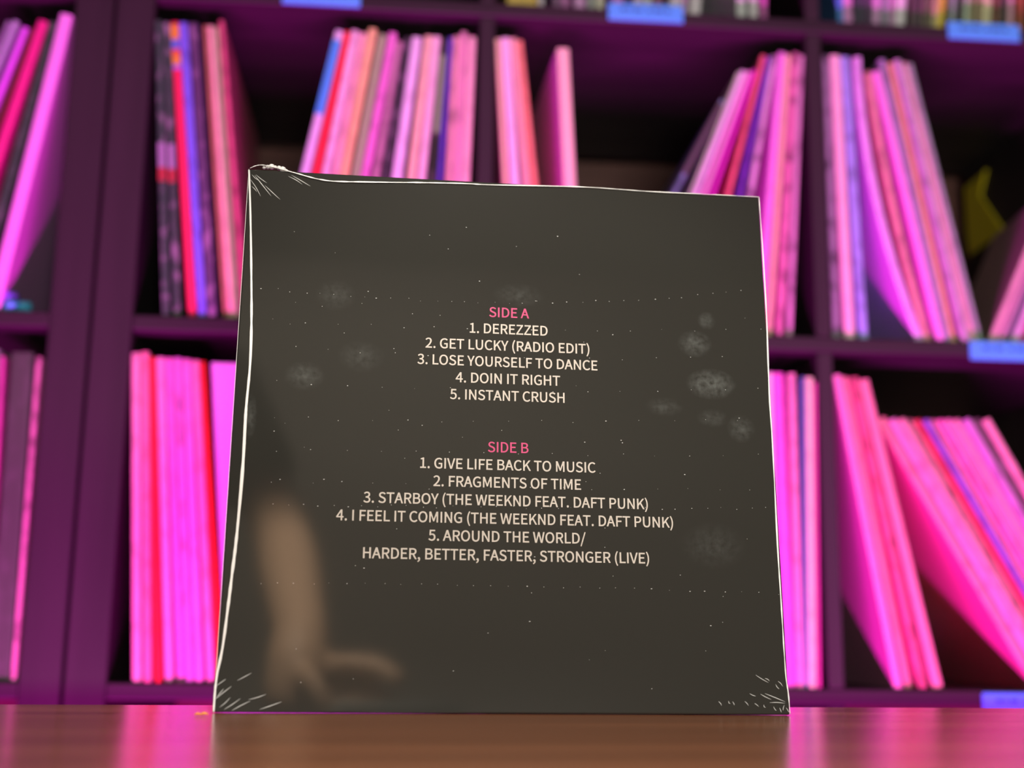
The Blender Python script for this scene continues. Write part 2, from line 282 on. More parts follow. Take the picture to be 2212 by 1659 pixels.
    'W': (0.307, [[0.045,0.086,0.063,0.0,0.076,0.0,0.089,0.0,0.102,0.0,0.115,0.052,0.127,0.103,0.14,0.155,0.144,0.175,0.149,0.194,0.153,0.213,0.153,0.213,0.154,0.213,0.154,0.213,0.159,0.194,0.162,0.175,0.167,0.155,0.18,0.103,0.193,0.052,0.206,0.0,0.219,0.0,0.232,0.0,0.245,0.0,0.263,0.086,0.28,0.171,0.298,0.257,0.288,0.257,0.277,0.257,0.267,0.257,0.258,0.21,0.249,0.164,0.239,0.117,0.235,0.089,0.23,0.062,0.225,0.034,0.225,0.034,0.224,0.034,0.223,0.034,0.217,0.062,0.211,0.09,0.205,0.117,0.193,0.164,0.181,0.21,0.169,0.257,0.16,0.257,0.15,0.257,0.14,0.257,0.128,0.21,0.116,0.164,0.104,0.117,0.098,0.089,0.092,0.062,0.086,0.034,0.086,0.034,0.085,0.034,0.085,0.034,0.079,0.062,0.075,0.089,0.069,0.117,0.06,0.164,0.051,0.21,0.042,0.257,0.031,0.257,0.02,0.257,0.009,0.257,0.027,0.171]]),
    'Y': (0.186, [[0.077,0.033,0.077,0.0,0.087,0.0,0.098,0.0,0.109,0.0,0.109,0.033,0.109,0.066,0.109,0.099,0.135,0.152,0.16,0.204,0.186,0.257,0.175,0.257,0.164,0.257,0.153,0.257,0.142,0.232,0.131,0.208,0.12,0.184,0.112,0.165,0.103,0.147,0.094,0.128,0.093,0.128,0.093,0.128,0.092,0.128,0.083,0.147,0.076,0.165,0.067,0.184,0.056,0.208,0.045,0.232,0.034,0.257,0.023,0.257,0.011,0.257,-0.0,0.257,0.025,0.204,0.051,0.152,0.077,0.099,0.077,0.066]]),
    'Z': (0.211, [[0.018,0.007,0.018,0.0,0.077,0.0,0.136,0.0,0.195,0.0,0.195,0.009,0.195,0.018,0.195,0.028,0.149,0.028,0.103,0.028,0.057,0.028,0.103,0.098,0.148,0.167,0.193,0.237,0.193,0.244,0.193,0.25,0.193,0.257,0.139,0.257,0.084,0.257,0.03,0.257,0.03,0.248,0.03,0.238,0.03,0.229,0.071,0.229,0.112,0.229,0.153,0.229,0.108,0.159,0.063,0.09,0.018,0.02,0.018,0.013]]),
}
RECORDS = {
    'B0L': [
        ('black grey-lettered', 0.0315, -5.01, 0.0073, 0.312, 0, 0.9, [0.048, 0.123, 0.068], 'white_marks'),
        ('black red-banded', 0.0419, -5.51, 0.0073, 0.312, 0, 0.9, [0.054, 0.123, 0.073], 'white_marks'),
        ('red rainbow-topped', 0.0566, -6.72, 0.0082, 0.313, 0, 0, [0.855, 0.035, 0.122], 'rainbow'),
        ('violet blue', 0.0663, -6.87, 0.0087, 0.313, 0, 0.5, [0.205, 0.251, 0.9], ''),
        ('dark plum mottled', 0.0762, -6.73, 0.0096, 0.312, 0, 0.8, [0.102, 0.069, 0.138], ''),
        ('thin rust brown', 0.0888, -6.95, 0.0037, 0.312, 0, 0.2, [0.515, 0.324, 0.155], ''),
        ('salmon pink', 0.0945, -7.0, 0.0064, 0.312, 0, 0.2, [0.831, 0.732, 0.462], ''),
        ('olive tan', 0.1003, -6.96, 0.0046, 0.31, 0, 0.3, [0.402, 0.671, 0.236], ''),
        ('tall crimson-spined', 0.1085, -7.46, 0.0055, 0.318, 0, 0.5, [0.68, 0.161, 0.236], ''),
    ],
    'B0R': [
        ('blue-topped lavender', 0.1315, 10.5, 0.0089, 0.315, 0, 0.1, [0.753, 0.9, 0.9], 'bluetop'),
        ('bright red', 0.1448, 9.58, 0.0066, 0.313, 0, 0.0, [0.855, 0.035, 0.068], ''),
        ('pale pink', 0.1574, 8.69, 0.008, 0.315, 0, 0.3, [0.9, 0.9, 0.827], ''),
        ('salmon pink', 0.1679, 8.4, 0.0075, 0.313, 0, 0.3, [0.9, 0.732, 0.57], ''),
        ('tall orange salmon', 0.1773, 8.36, 0.0085, 0.317, 0, 0.2, [0.9, 0.9, 0.311], ''),
        ('taupe', 0.1888, 8.25, 0.0076, 0.313, 0, 0.1, [0.402, 0.732, 0.285], ''),
        ('magenta pink', 0.1978, 8.5, 0.0085, 0.314, 0, 0.3, [0.831, 0.324, 0.692], ''),
        ('short mauve', 0.2114, 7.5, 0.0071, 0.304, 0, 0.5, [0.515, 0.365, 0.397], ''),
        ('black plum', 0.2217, 6.98, 0.0062, 0.308, 0, 0.6, [0.048, 0.052, 0.058], ''),
        ('lavender pink', 0.2364, 6.12, 0.0105, 0.311, 0, 0.3, [0.807, 0.9, 0.9], ''),
        ('peach', 0.2539, 5.11, 0.0082, 0.312, 0, 0.2, [0.9, 0.9, 0.497], ''),
        ('rose pink', 0.2661, 4.44, 0.0082, 0.312, 0, 0.2, [0.9, 0.9, 0.78], ''),
        ('black tan-banded', 0.28, 3.37, 0.0063, 0.309, 0, 0.2, [0.032, 0.052, 0.029], 'tanband'),
        ('thin violet', 0.289, 2.93, 0.0044, 0.309, 0, 0.2, [0.127, 0.094, 0.57], ''),
        ('mottled pink', 0.3019, 1.67, 0.0073, 0.311, 0, 0.6, [0.753, 0.557, 0.462], ''),
        ('lavender-topped pink', 0.3111, 1.37, 0.0073, 0.317, 0, 0.4, [0.831, 0.557, 0.57], ''),
        ('soft pink', 0.3196, 1.4, 0.0082, 0.311, 0, 0.2, [0.9, 0.732, 0.609], ''),
    ],
    'B1L': [
        ('thin salmon', 0.375, -3.79, 0.0054, 0.313, 0, 0.1, [0.9, 0.9, 0.462], ''),
        ('pale rose', 0.3863, -4.41, 0.0097, 0.313, 0, 0.1, [0.9, 0.9, 0.875], ''),
        ('coral pink', 0.4017, -5.67, 0.0068, 0.313, 0, 0.1, [0.9, 0.732, 0.497], ''),
        ('red coral', 0.412, -6.27, 0.0063, 0.313, 0, 0.2, [0.9, 0.409, 0.236], ''),
    ],
    'B1S': [
        ('lone pale pink', 0.4391, -3.0, 0.0132, 0.303, 0, 0.0, [0.9, 0.865, 0.57], ''),
    ],
    'B1R': [
        ('short slim slate blue', 0.465, 26.92, 0.0056, 0.285, 0, 0.6, [0.205, 0.409, 0.462], 'darktop'),
        ('thin cream', 0.4993, 21.41, 0.0027, 0.308, 0, 0.2, [0.515, 0.9, 0.462], ''),
        ('pale lavender pink', 0.5057, 21.12, 0.0056, 0.309, 0, 0.2, [0.831, 0.797, 0.875], ''),
        ('rose', 0.5176, 20.12, 0.0053, 0.306, 0, 0.1, [0.9, 0.455, 0.735], ''),
        ('vivid magenta', 0.5304, 18.84, 0.0047, 0.306, 0, 0.1, [0.73, 0.025, 0.57], ''),
        ('crimson', 0.558, 14.88, 0.0055, 0.317, 0, 0.3, [0.807, 0.189, 0.214], ''),
        ('deep violet', 0.5752, 12.89, 0.0056, 0.312, 0, 0.4, [0.171, 0.046, 0.497], ''),
        ('mottled lavender', 0.5937, 10.71, 0.0063, 0.314, 0, 0.8, [0.716, 0.557, 0.692], ''),
        ('hot pink', 0.6266, 6.14, 0.0085, 0.313, 0, 0.1, [0.9, 0.365, 0.827], ''),
        ('orange salmon', 0.6372, 5.59, 0.006, 0.312, 0, 0.2, [0.9, 0.732, 0.462], ''),
        ('mottled rose', 0.6483, 4.9, 0.008, 0.313, 0, 0.8, [0.753, 0.286, 0.462], ''),
        ('dusky pink', 0.6596, 4.19, 0.0061, 0.312, 0, 0.7, [0.68, 0.409, 0.57], ''),
    ],
    'B2L': [
        ('dark mottled', 0.7096, -0.05, 0.0081, 0.313, 0, 0.9, [0.305, 0.286, 0.338], ''),
        ('salmon pink', 0.7234, -0.76, 0.0111, 0.313, 0, 0.1, [0.9, 0.732, 0.692], ''),
        ('blue violet', 0.738, -1.48, 0.0096, 0.312, 0, 0.5, [0.376, 0.505, 0.9], ''),
    ],
    'B2R': [
        ('bowed lavender magenta', 0.7976, -9.86, 0.0096, 0.316, -0.013, 0.2, [0.776, 0.557, 0.9], ''),
        ('bent salmon red', 0.8064, -9.77, 0.0071, 0.3, -0.005, 0.5, [0.753, 0.455, 0.367], ''),
        ('vivid hot pink', 0.8188, -10.53, 0.0088, 0.3, 0, 0.1, [0.9, 0.409, 0.827], ''),
        ('dull mauve', 0.8272, -10.32, 0.0071, 0.315, 0, 0.4, [0.376, 0.365, 0.497], ''),
        ('orange salmon', 0.8341, -9.9, 0.0059, 0.312, 0, 0.2, [0.791, 0.557, 0.285], ''),
        ('purple pink', 0.8455, -10.64, 0.008, 0.315, 0, 0.5, [0.546, 0.455, 0.57], ''),
        ('dusty pink', 0.8561, -10.99, 0.0084, 0.314, 0, 0.2, [0.753, 0.557, 0.533], ''),
        ('greyish plastic-wrapped', 0.8637, -11.1, 0.0046, 0.314, 0, 0.3, [0.305, 0.505, 0.367], ''),
    ],
    'B2E': [
        ('salmon', 0.8727, 24.25, 0.0079, 0.31, 0, 0.2, [0.68, 0.505, 0.462], ''),
        ('dull rose', 0.8812, 24.31, 0.007, 0.31, 0, 0.2, [0.515, 0.365, 0.397], ''),
        ('dark mauve', 0.8886, 24.37, 0.006, 0.31, 0, 0.2, [0.188, 0.189, 0.236], ''),
        ('pale pink', 0.8972, 24.17, 0.007, 0.31, 0, 0.2, [0.753, 0.671, 0.735], ''),
        ('crimson pink', 0.9079, 23.72, 0.007, 0.31, 0, 0.2, [0.753, 0.161, 0.429], ''),
    ],
    'C0': [
        ('salmon-edged pink', 0.0271, -4.06, 0.0086, 0.313, 0, 0.3, [0.779, 0.456, 0.451], ''),
        ('warm pink', 0.0372, -4.27, 0.0078, 0.314, 0, 0.3, [0.765, 0.293, 0.335], ''),
        ('red', 0.0471, -4.84, 0.0052, 0.309, 0, 0.2, [0.765, 0.015, 0.041], ''),
        ('soft pink', 0.0562, -5.23, 0.0082, 0.31, 0, 0.2, [0.8, 0.411, 0.531], ''),
        ('magenta pink', 0.0667, -5.63, 0.0078, 0.31, 0, 0.2, [0.8, 0.259, 0.559], ''),
        ('blue-lined lavender pink', 0.0752, -5.64, 0.0074, 0.31, 0, 0.5, [0.665, 0.293, 0.588], ''),
        ('orchid pink', 0.0841, -5.73, 0.0082, 0.309, 0, 0.2, [0.8, 0.33, 0.588], ''),
        ('rosy pink', 0.0945, -6.06, 0.0082, 0.308, 0, 0.3, [0.779, 0.369, 0.451], ''),
        ('bright red', 0.1042, -6.55, 0.0052, 0.308, 0, 0.1, [0.8, 0.012, 0.025], ''),
    ],
    'C1': [
        ('white', 0.6353, 0.15, 0.0062, 0.312, 0, 0.2, [0.765, 0.9, 0.681], ''),
        ('vivid magenta', 0.6488, -0.58, 0.0123, 0.312, 0, 0.2, [0.779, 0.146, 0.588], ''),
        ('rose pink', 0.6593, 0.18, 0.0081, 0.312, 0, 0.3, [0.765, 0.369, 0.477], ''),
        ('thin blue', 0.6651, 1.23, 0.0029, 0.309, 0, 0.1, [0.125, 0.293, 0.477], ''),
        ('cream', 0.6707, 1.36, 0.0076, 0.308, 0, 0.2, [0.751, 0.9, 0.477], ''),
        ('thin deep magenta', 0.6772, 1.23, 0.0034, 0.303, 0, 0.1, [0.544, 0.042, 0.294], ''),
    ],
    'C2L': [
        ('magenta-covered pink', 0.7574, -9.13, 0.009, 0.315, 0, 0.1, [0.779, 0.33, 0.503], ''),
        ('salmon-toned pink', 0.7688, -9.62, 0.0076, 0.314, 0, 0.2, [0.73, 0.293, 0.314], ''),
        ('crimson-flecked pink', 0.782, -10.43, 0.009, 0.314, 0, 0.6, [0.697, 0.146, 0.238], ''),
        ('even pink', 0.7979, -11.42, 0.0108, 0.313, 0, 0.1, [0.779, 0.33, 0.357], ''),
    ],
    'C2R': [
        ('red-edged pink', 0.9016, -28.58, 0.011, 0.304, 0, 0.4, [0.779, 0.259, 0.314], ''),
        ('orchid', 0.9124, -28.45, 0.0076, 0.304, 0, 0.4, [0.697, 0.369, 0.503], ''),
        ('plain pink', 0.9214, -28.35, 0.0076, 0.304, 0, 0.4, [0.765, 0.369, 0.402], ''),
        ('freckled pink', 0.9299, -28.24, 0.0069, 0.304, 0, 0.8, [0.602, 0.259, 0.275], ''),
        ('crimson', 0.9382, -28.14, 0.0073, 0.304, 0, 0.4, [0.602, 0.042, 0.089], ''),
        ('violet blue', 0.9461, -28.04, 0.0061, 0.304, 0, 0.4, [0.244, 0.146, 0.531], ''),
        ('mid pink', 0.9533, -27.95, 0.0061, 0.304, 0, 0.4, [0.665, 0.259, 0.357], ''),
        ('hot pink', 0.9608, -27.85, 0.0065, 0.304, 0, 0.4, [0.8, 0.198, 0.451], ''),
        ('bright pink', 0.9692, -27.75, 0.0077, 0.304, 0, 0.4, [0.8, 0.293, 0.477], ''),
        ('rose', 0.9782, -27.64, 0.0077, 0.304, 0, 0.4, [0.765, 0.369, 0.426], ''),
        ('lavender', 0.9877, -27.54, 0.0085, 0.304, 0, 0.4, [0.544, 0.293, 0.531], ''),
        ('dark plum', 0.998, -27.42, 0.0093, 0.304, 0, 0.4, [0.137, 0.068, 0.1], ''),
        ('pale pink', 1.0087, -27.31, 0.009, 0.304, 0, 0.4, [0.765, 0.411, 0.426], ''),
    ],
    'LB': [
        ('dull mauve', -0.2394, 16.95, 0.0047, 0.318, 0, 0.3, [0.305, 0.286, 0.397], ''),
        ('greyish lavender', -0.228, 16.03, 0.006, 0.318, 0, 0.3, [0.456, 0.557, 0.609], ''),
        ('magenta', -0.2089, 14.9, 0.0073, 0.308, 0, 0.1, [0.73, 0.161, 0.9], ''),
        ('thin dark red', -0.1918, 13.28, 0.0039, 0.305, 0, 0.1, [0.171, 0.035, 0.025], ''),
        ('crimson', -0.1781, 12.17, 0.0096, 0.312, 0, 0.1, [0.753, 0.025, 0.26], ''),
        ('charcoal', -0.154, 9.62, 0.0093, 0.31, 0, 0.2, [0.034, 0.094, 0.045], ''),
        ('long bright pink', -0.1341, 8.24, 0.0129, 0.316, 0, 0.05, [0.9, 0.455, 0.9], ''),
    ],
    'LC': [
        ('pale grey', -0.1171, -1.89, 0.0064, 0.312, 0, 0.2, [0.244, 0.411, 0.275], ''),
        ('magenta', -0.1111, -1.96, 0.0043, 0.306, 0, 0.2, [0.544, 0.103, 0.314], ''),
        ('thick dark plum', -0.0983, -0.89, 0.0208, 0.31, 0, 0.06, [0.061, 0.095, 0.055], ''),
        ('mottled pink', -0.085, -0.35, 0.0051, 0.306, 0, 0.7, [0.573, 0.33, 0.357], ''),
    ],
    'A1': [
        ('thick orange', 0.3806, -1.26, 0.0326, 0.315, 0, 0.25, [0.9, 0.647, 0.157], ''),
        ('slim salmon', 0.4005, -1.1, 0.0061, 0.315, 0, 0.25, [0.9, 0.797, 0.9], ''),
        ('dusky mauve', 0.418, -1.59, 0.0066, 0.315, 0, 0.25, [0.476, 0.251, 0.472], ''),
        ('pink mauve', 0.427, -1.52, 0.0071, 0.315, 0, 0.25, [0.847, 0.324, 0.76], ''),
        ('bright magenta', 0.4424, -0.74, 0.0127, 0.315, 0, 0.25, [0.9, 0.455, 0.9], ''),
        ('grey olive', 0.4544, 0.62, 0.0072, 0.315, 0, 0.25, [0.57, 0.612, 0.578], ''),
        ('tan', 0.4639, 1.33, 0.0082, 0.315, 0, 0.25, [0.9, 0.9, 0.696], ''),
        ('magenta pink', 0.4835, 0.85, 0.0118, 0.315, 0, 0.25, [0.9, 0.324, 0.9], ''),
        ('hot pink', 0.505, 4.71, 0.0097, 0.315, 0, 0.25, [0.9, 0.732, 0.9], ''),
        ('pale lavender', 0.5156, 4.78, 0.0077, 0.315, 0, 0.25, [0.9, 0.9, 0.9], ''),
        ('dark brown', 0.5267, 4.85, 0.0098, 0.315, 0, 0.25, [0.433, 0.189, 0.297], ''),
        ('salmon', 0.5454, 4.97, 0.0139, 0.315, 0, 0.25, [0.9, 0.797, 0.9], ''),
        ('thin mauve', 0.5551, 5.03, 0.0037, 0.315, 0, 0.25, [0.9, 0.612, 0.9], ''),
        ('tilted rosy', 0.5671, 6.88, 0.0128, 0.315, 0, 0.25, [0.9, 0.865, 0.9], ''),
    ],
    'A1b': [
        ('grey olive', 0.6196, 0.15, 0.011, 0.315, 0, 0.25, [0.728, 0.797, 0.76], ''),
        ('rose', 0.6334, 0.56, 0.0089, 0.315, 0, 0.25, [0.9, 0.9, 0.9], ''),
        ('plum', 0.6436, 0.94, 0.0069, 0.315, 0, 0.25, [0.673, 0.189, 0.523], ''),
    ],
    'A2': [
        ('vivid blue', 0.7294, -0.26, 0.0064, 0.26, 0, 0.25, [0.126, 0.365, 0.9], ''),
        ('pink red', 0.7392, -0.17, 0.0101, 0.26, 0, 0.25, [0.9, 0.409, 0.827], ''),
        ('black', 0.7504, 3.22, 0.0075, 0.26, 0, 0.25, [0.118, 0.114, 0.157], ''),
        ('dark plum', 0.7596, 4.1, 0.0064, 0.26, 0, 0.25, [0.17, 0.123, 0.202], ''),
        ('pink mauve', 0.7695, 4.18, 0.008, 0.26, 0, 0.25, [0.847, 0.505, 0.827], ''),
        ('cool grey', 0.7788, 5.05, 0.0075, 0.26, 0, 0.25, [0.476, 0.455, 0.555], ''),
        ('dusky pink', 0.7872, 5.12, 0.0064, 0.26, 0, 0.25, [0.673, 0.409, 0.635], ''),
        ('cream pink', 0.7963, 6.78, 0.0112, 0.26, 0, 0.25, [0.9, 0.9, 0.9], ''),
        ('dark umber', 0.8085, 6.06, 0.0059, 0.26, 0, 0.25, [0.151, 0.114, 0.118], ''),
        ('blackish brown', 0.8153, 6.11, 0.0054, 0.26, 0, 0.25, [0.126, 0.098, 0.109], ''),
        ('dark brown', 0.8211, 6.16, 0.0054, 0.26, 0, 0.25, [0.18, 0.151, 0.127], ''),
        ('dark tan', 0.8268, 6.21, 0.0054, 0.26, 0, 0.25, [0.223, 0.206, 0.141], ''),
        ('straw tan', 0.8328, 7.83, 0.0059, 0.26, 0, 0.25, [0.57, 0.557, 0.297], ''),
        ('bright orange', 0.8407, 8.66, 0.0091, 0.26, 0, 0.25, [0.9, 0.732, 0.118], ''),
        ('slate', 0.8554, 7.18, 0.006, 0.26, 0, 0.25, [0.476, 0.579, 0.578], ''),
        ('near-black', 0.8609, 7.23, 0.0044, 0.26, 0, 0.25, [0.082, 0.076, 0.086], ''),
        ('sage green', 0.8702, 6.51, 0.007, 0.26, 0, 0.25, [0.522, 0.671, 0.492], ''),
        ('olive', 0.8768, 6.56, 0.0054, 0.26, 0, 0.25, [0.45, 0.436, 0.24], ''),
        ('brown olive', 0.8861, 5.84, 0.006, 0.26, 0, 0.25, [0.503, 0.436, 0.261], ''),
        ('khaki cream', 0.8941, 6.68, 0.0092, 0.26, 0, 0.25, [0.9, 0.9, 0.523], ''),
        ('umber', 0.9044, 5.97, 0.0044, 0.26, 0, 0.25, [0.392, 0.231, 0.157], ''),
        ('black', 0.914, 5.27, 0.0076, 0.26, 0, 0.25, [0.118, 0.098, 0.086], ''),
        ('mauve', 0.9225, 5.33, 0.006, 0.26, 0, 0.25, [0.9, 0.557, 0.635], ''),
        ('rust brown', 0.9341, 5.42, 0.0093, 0.26, 0, 0.25, [0.433, 0.151, 0.079], ''),
    ],
}
SEAM_LEFT = [(-0.1575, 0.314), (-0.1549, 0.2841), (-0.1522, 0.2461), (-0.1505, 0.2176), (-0.1498, 0.1924), (-0.1504, 0.1704), (-0.1505, 0.1595), (-0.1503, 0.1355), (-0.1508, 0.1092), (-0.1515, 0.0886), (-0.1525, 0.0721), (-0.1536, 0.0534), (-0.155, 0.0337), (-0.157, 0.0192), (-0.1575, 0.0096), (-0.1575, -0.0001)]
SEAM_TOP = [(-0.157, 0.3153), (-0.1538, 0.317), (-0.15, 0.3178), (-0.1448, 0.3172), (-0.1407, 0.3163), (-0.1295, 0.3136), (-0.1184, 0.3109), (-0.1073, 0.3097), (-0.0879, 0.3103), (-0.0572, 0.3118), (-0.029, 0.3129), (-0.012, 0.313), (0.0412, 0.3149), (0.0659, 0.3148), (0.0864, 0.3144), (0.116, 0.3146), (0.1338, 0.3147), (0.1574, 0.3148)]
SEAM_RIGHT = [(0.1574, 0.3148), (0.1578, 0.2736), (0.1577, 0.2371), (0.1565, 0.187), (0.1566, 0.1556), (0.156, 0.0949), (0.1561, 0.0657), (0.1562, 0.0242), (0.1571, 0.0116), (0.1574, 0.0003)]
CREASES = [(-0.1557, 0.3114, -0.1512, 0.3076), (-0.1565, 0.3084, -0.1497, 0.2975), (-0.1553, 0.3037, -0.1521, 0.3003), (-0.1541, 0.3111, -0.1435, 0.2979), (-0.1534, 0.3115, -0.1466, 0.3064), (-0.1343, 0.3116, -0.1255, 0.3066), (-0.1324, 0.3124, -0.1208, 0.3058), (-0.1478, 0.3049, -0.1381, 0.296), (0.1388, 0.0216, 0.1462, 0.0173), (0.1441, 0.0197, 0.1468, 0.0182), (0.1516, 0.0182, 0.1543, 0.0153), (0.1501, 0.0166, 0.1522, 0.0139), (0.1348, 0.0114, 0.1384, 0.0099), (0.141, 0.0112, 0.1473, 0.0081), (0.1436, 0.0115, 0.1552, 0.007), (0.1461, 0.0065, 0.1551, 0.0062), (0.1167, 0.0071, 0.1185, 0.0047), (0.1226, 0.0074, 0.1236, 0.0058), (0.1248, 0.0071, 0.1258, 0.005), (0.1318, 0.0072, 0.1339, 0.0048), (0.1374, 0.0061, 0.1398, 0.0043), (0.1427, 0.0054, 0.1437, 0.0038), (0.1482, 0.0044, 0.1498, 0.0022), (0.1516, 0.0038, 0.1525, 0.0012), (0.1545, 0.0054, 0.1537, 0.0023), (0.1555, 0.0039, 0.157, 0.0012), (-0.1572, 0.0133, -0.1522, 0.0171), (-0.1573, 0.0064, -0.149, 0.0134), (-0.1547, 0.0024, -0.1493, 0.0076), (-0.1523, 0.0013, -0.144, 0.0071), (-0.1483, 0.0007, -0.1387, 0.0059), (-0.1399, 0.0065, -0.1307, 0.0094), (-0.1463, 0.0163, -0.1389, 0.0204), (-0.1338, 0.0014, -0.1223, 0.0055), (-0.1568, 0.007, -0.153, 0.0122)]
DOTS = [(-0.1463, 0.2391), (-0.1364, 0.2396), (-0.1297, 0.2378), (-0.1196, 0.2375), (-0.1122, 0.2378), (-0.1042, 0.2375), (-0.0942, 0.2367), (-0.0861, 0.2367), (-0.0794, 0.2363), (-0.0709, 0.2368), (-0.0602, 0.2371), (-0.0534, 0.2357), (-0.0431, 0.2361), (-0.0348, 0.2363), (-0.0273, 0.2365), (-0.0193, 0.2361), (-0.009, 0.237), (-0.0003, 0.2366), (0.0073, 0.2371), (0.0161, 0.2389), (0.0257, 0.238), (0.0342, 0.2391), (0.0441, 0.2394), (0.052, 0.2409), (0.0602, 0.2407), (0.0692, 0.2417), (0.0784, 0.2422), (0.0887, 0.2434), (0.0973, 0.2444), (0.105, 0.2452), (0.1152, 0.2477), (0.1248, 0.249), (0.1331, 0.2501), (0.1426, 0.2517), (-0.1385, 0.2207), (-0.1198, 0.2191), (-0.1009, 0.2191), (-0.0818, 0.2199), (-0.0626, 0.2186), (-0.045, 0.22), (-0.0254, 0.2196), (-0.0071, 0.2198), (0.0128, 0.2205), (0.0332, 0.2213), (0.0526, 0.2216), (0.0727, 0.2224), (0.092, 0.2243), (0.1124, 0.2241), (0.1318, 0.226), (0.1538, 0.2271), (-0.1245, 0.2045), (-0.1061, 0.2035), (-0.0876, 0.2021), (-0.0673, 0.203), (-0.0482, 0.202), (-0.0286, 0.2027), (-0.0111, 0.2025), (0.0085, 0.203), (0.0294, 0.203), (0.0475, 0.2044), (0.0673, 0.2041), (0.0881, 0.2062), (0.1091, 0.2074), (0.1287, 0.2086), (-0.1343, 0.1837), (-0.1147, 0.1819), (-0.0941, 0.182), (-0.0743, 0.1818), (-0.0556, 0.1817), (-0.0349, 0.183), (-0.0152, 0.1818), (0.0042, 0.1821), (0.0254, 0.1828), (0.0462, 0.1835), (0.0654, 0.1845), (0.0883, 0.1853), (0.1087, 0.187), (0.1297, 0.1878), (0.1498, 0.1895), (-0.1344, 0.1616), (-0.1155, 0.1627), (-0.0986, 0.1611), (-0.0792, 0.1618), (-0.059, 0.1628), (-0.0395, 0.1623), (-0.0214, 0.1633), (-0.0008, 0.164), (0.0186, 0.1652), (0.037, 0.1645), (0.0566, 0.166), (0.0763, 0.1671), (0.0979, 0.1676), (0.1167, 0.1689), (0.1372, 0.1705), (-0.1323, 0.1421), (-0.1134, 0.1437), (-0.0928, 0.1439), (-0.0736, 0.1439), (-0.0539, 0.1446), (-0.0349, 0.1446), (-0.0151, 0.1449), (0.0049, 0.1447), (0.0246, 0.1456), (0.0455, 0.1449), (0.0666, 0.1466), (0.0851, 0.1459), (0.1061, 0.1465), (0.1263, 0.1473), (0.1477, 0.1489), (-0.1295, 0.1261), (-0.1111, 0.1245), (-0.0952, 0.1258), (-0.0779, 0.1254), (-0.0593, 0.1256), (-0.0422, 0.1251), (-0.0228, 0.1246), (-0.0068, 0.1249), (0.0118, 0.1253), (0.031, 0.1258), (0.0474, 0.1249), (0.0665, 0.1255), (0.0863, 0.1263), (0.1042, 0.1271), (0.1235, 0.1268), (0.1413, 0.1272), (-0.1326, 0.1121), (-0.124, 0.1117), (-0.1158, 0.1123), (-0.108, 0.1115), (-0.0989, 0.1121), (-0.0911, 0.1115), (-0.0838, 0.1123), (-0.0747, 0.1119), (-0.0672, 0.1132), (-0.0589, 0.1131), (-0.0491, 0.1123), (-0.0418, 0.1121), (-0.0324, 0.1135), (-0.0252, 0.1138), (-0.0165, 0.1133), (-0.0078, 0.1138), (0.0021, 0.114), (0.0094, 0.1129), (0.0182, 0.1134), (0.0279, 0.1134), (0.0351, 0.1142), (0.0454, 0.1146), (0.0532, 0.1152), (0.0627, 0.1145), (0.0706, 0.1146), (0.0786, 0.1153), (0.0886, 0.1144), (0.0961, 0.1147), (0.1061, 0.1154), (0.1156, 0.1157), (0.1234, 0.1164), (0.1329, 0.1155), (0.1423, 0.1165), (0.1503, 0.1171), (-0.1367, 0.068), (-0.1279, 0.0685), (-0.1193, 0.0684), (-0.108, 0.0682), (-0.1, 0.0689), (-0.0902, 0.0687), (-0.0803, 0.0691), (-0.0694, 0.0691), (-0.0607, 0.0688), (-0.0493, 0.0693), (-0.0404, 0.0693), (-0.0294, 0.0688), (-0.0204, 0.0688), (-0.0108, 0.0689), (-0.0009, 0.0688), (0.0098, 0.0689), (0.0192, 0.0687), (0.0303, 0.0684), (0.0398, 0.069), (0.051, 0.0686), (0.06, 0.0689), (0.071, 0.0689), (0.0808, 0.0687), (0.0911, 0.068), (0.1031, 0.0676), (0.1116, 0.0678), (0.1237, 0.0676), (0.1333, 0.0679), (0.1434, 0.0677), (0.1551, 0.0666), (0.0141, 0.0855), (-0.0603, 0.1403), (0.1108, 0.0345), (-0.1106, 0.2297), (-0.1284, 0.1586), (-0.1342, 0.1538), (0.0442, 0.2142), (0.0506, 0.12), (-0.1342, 0.1244), (-0.07, 0.1682), (-0.0611, 0.0883), (-0.0184, 0.2499), (0.0122, 0.0653), (-0.0579, 0.2275), (-0.031, 0.0223), (0.1382, 0.0983), (0.1143, 0.0485), (-0.0374, 0.2697), (0.0441, 0.1295), (-0.0416, 0.2273), (-0.0275, 0.1536), (-0.0682, 0.2055), (-0.0121, 0.0429), (0.0253, 0.2119), (-0.0644, 0.1567), (-0.0876, 0.2326), (0.0037, 0.2734), (-0.0053, 0.1864), (0.0588, 0.0755), (0.0544, 0.0917), (-0.0361, 0.0958), (-0.0461, 0.1228), (-0.0508, 0.1599), (-0.1285, 0.218), (0.1442, 0.2338), (0.0547, 0.1028), (0.0654, 0.1547), (0.0291, 0.2814), (-0.126, 0.2315), (-0.1044, 0.2637), (-0.1052, 0.1268), (-0.085, 0.0177), (0.0525, 0.1347), (0.0619, 0.2196), (0.1213, 0.0505), (0.0661, 0.1532), (0.0978, 0.0767), (0.0444, 0.029), (0.0392, 0.1869), (0.0154, 0.2389), (-0.086, 0.0787), (0.0792, 0.0136), (0.1027, 0.1353), (-0.117, 0.145), (0.1223, 0.065), (-0.0048, 0.1584), (-0.0842, 0.2403), (-0.1161, 0.0332), (0.0422, 0.2572), (-0.0267, 0.2843), (-0.0812, 0.0774), (0.0438, 0.1529), (-0.0638, 0.0997), (0.1361, 0.169), (-0.1289, 0.2759), (-0.1128, 0.0156), (0.0111, 0.0495), (-0.0972, 0.2139), (0.0534, 0.0341), (-0.0487, 0.278)]

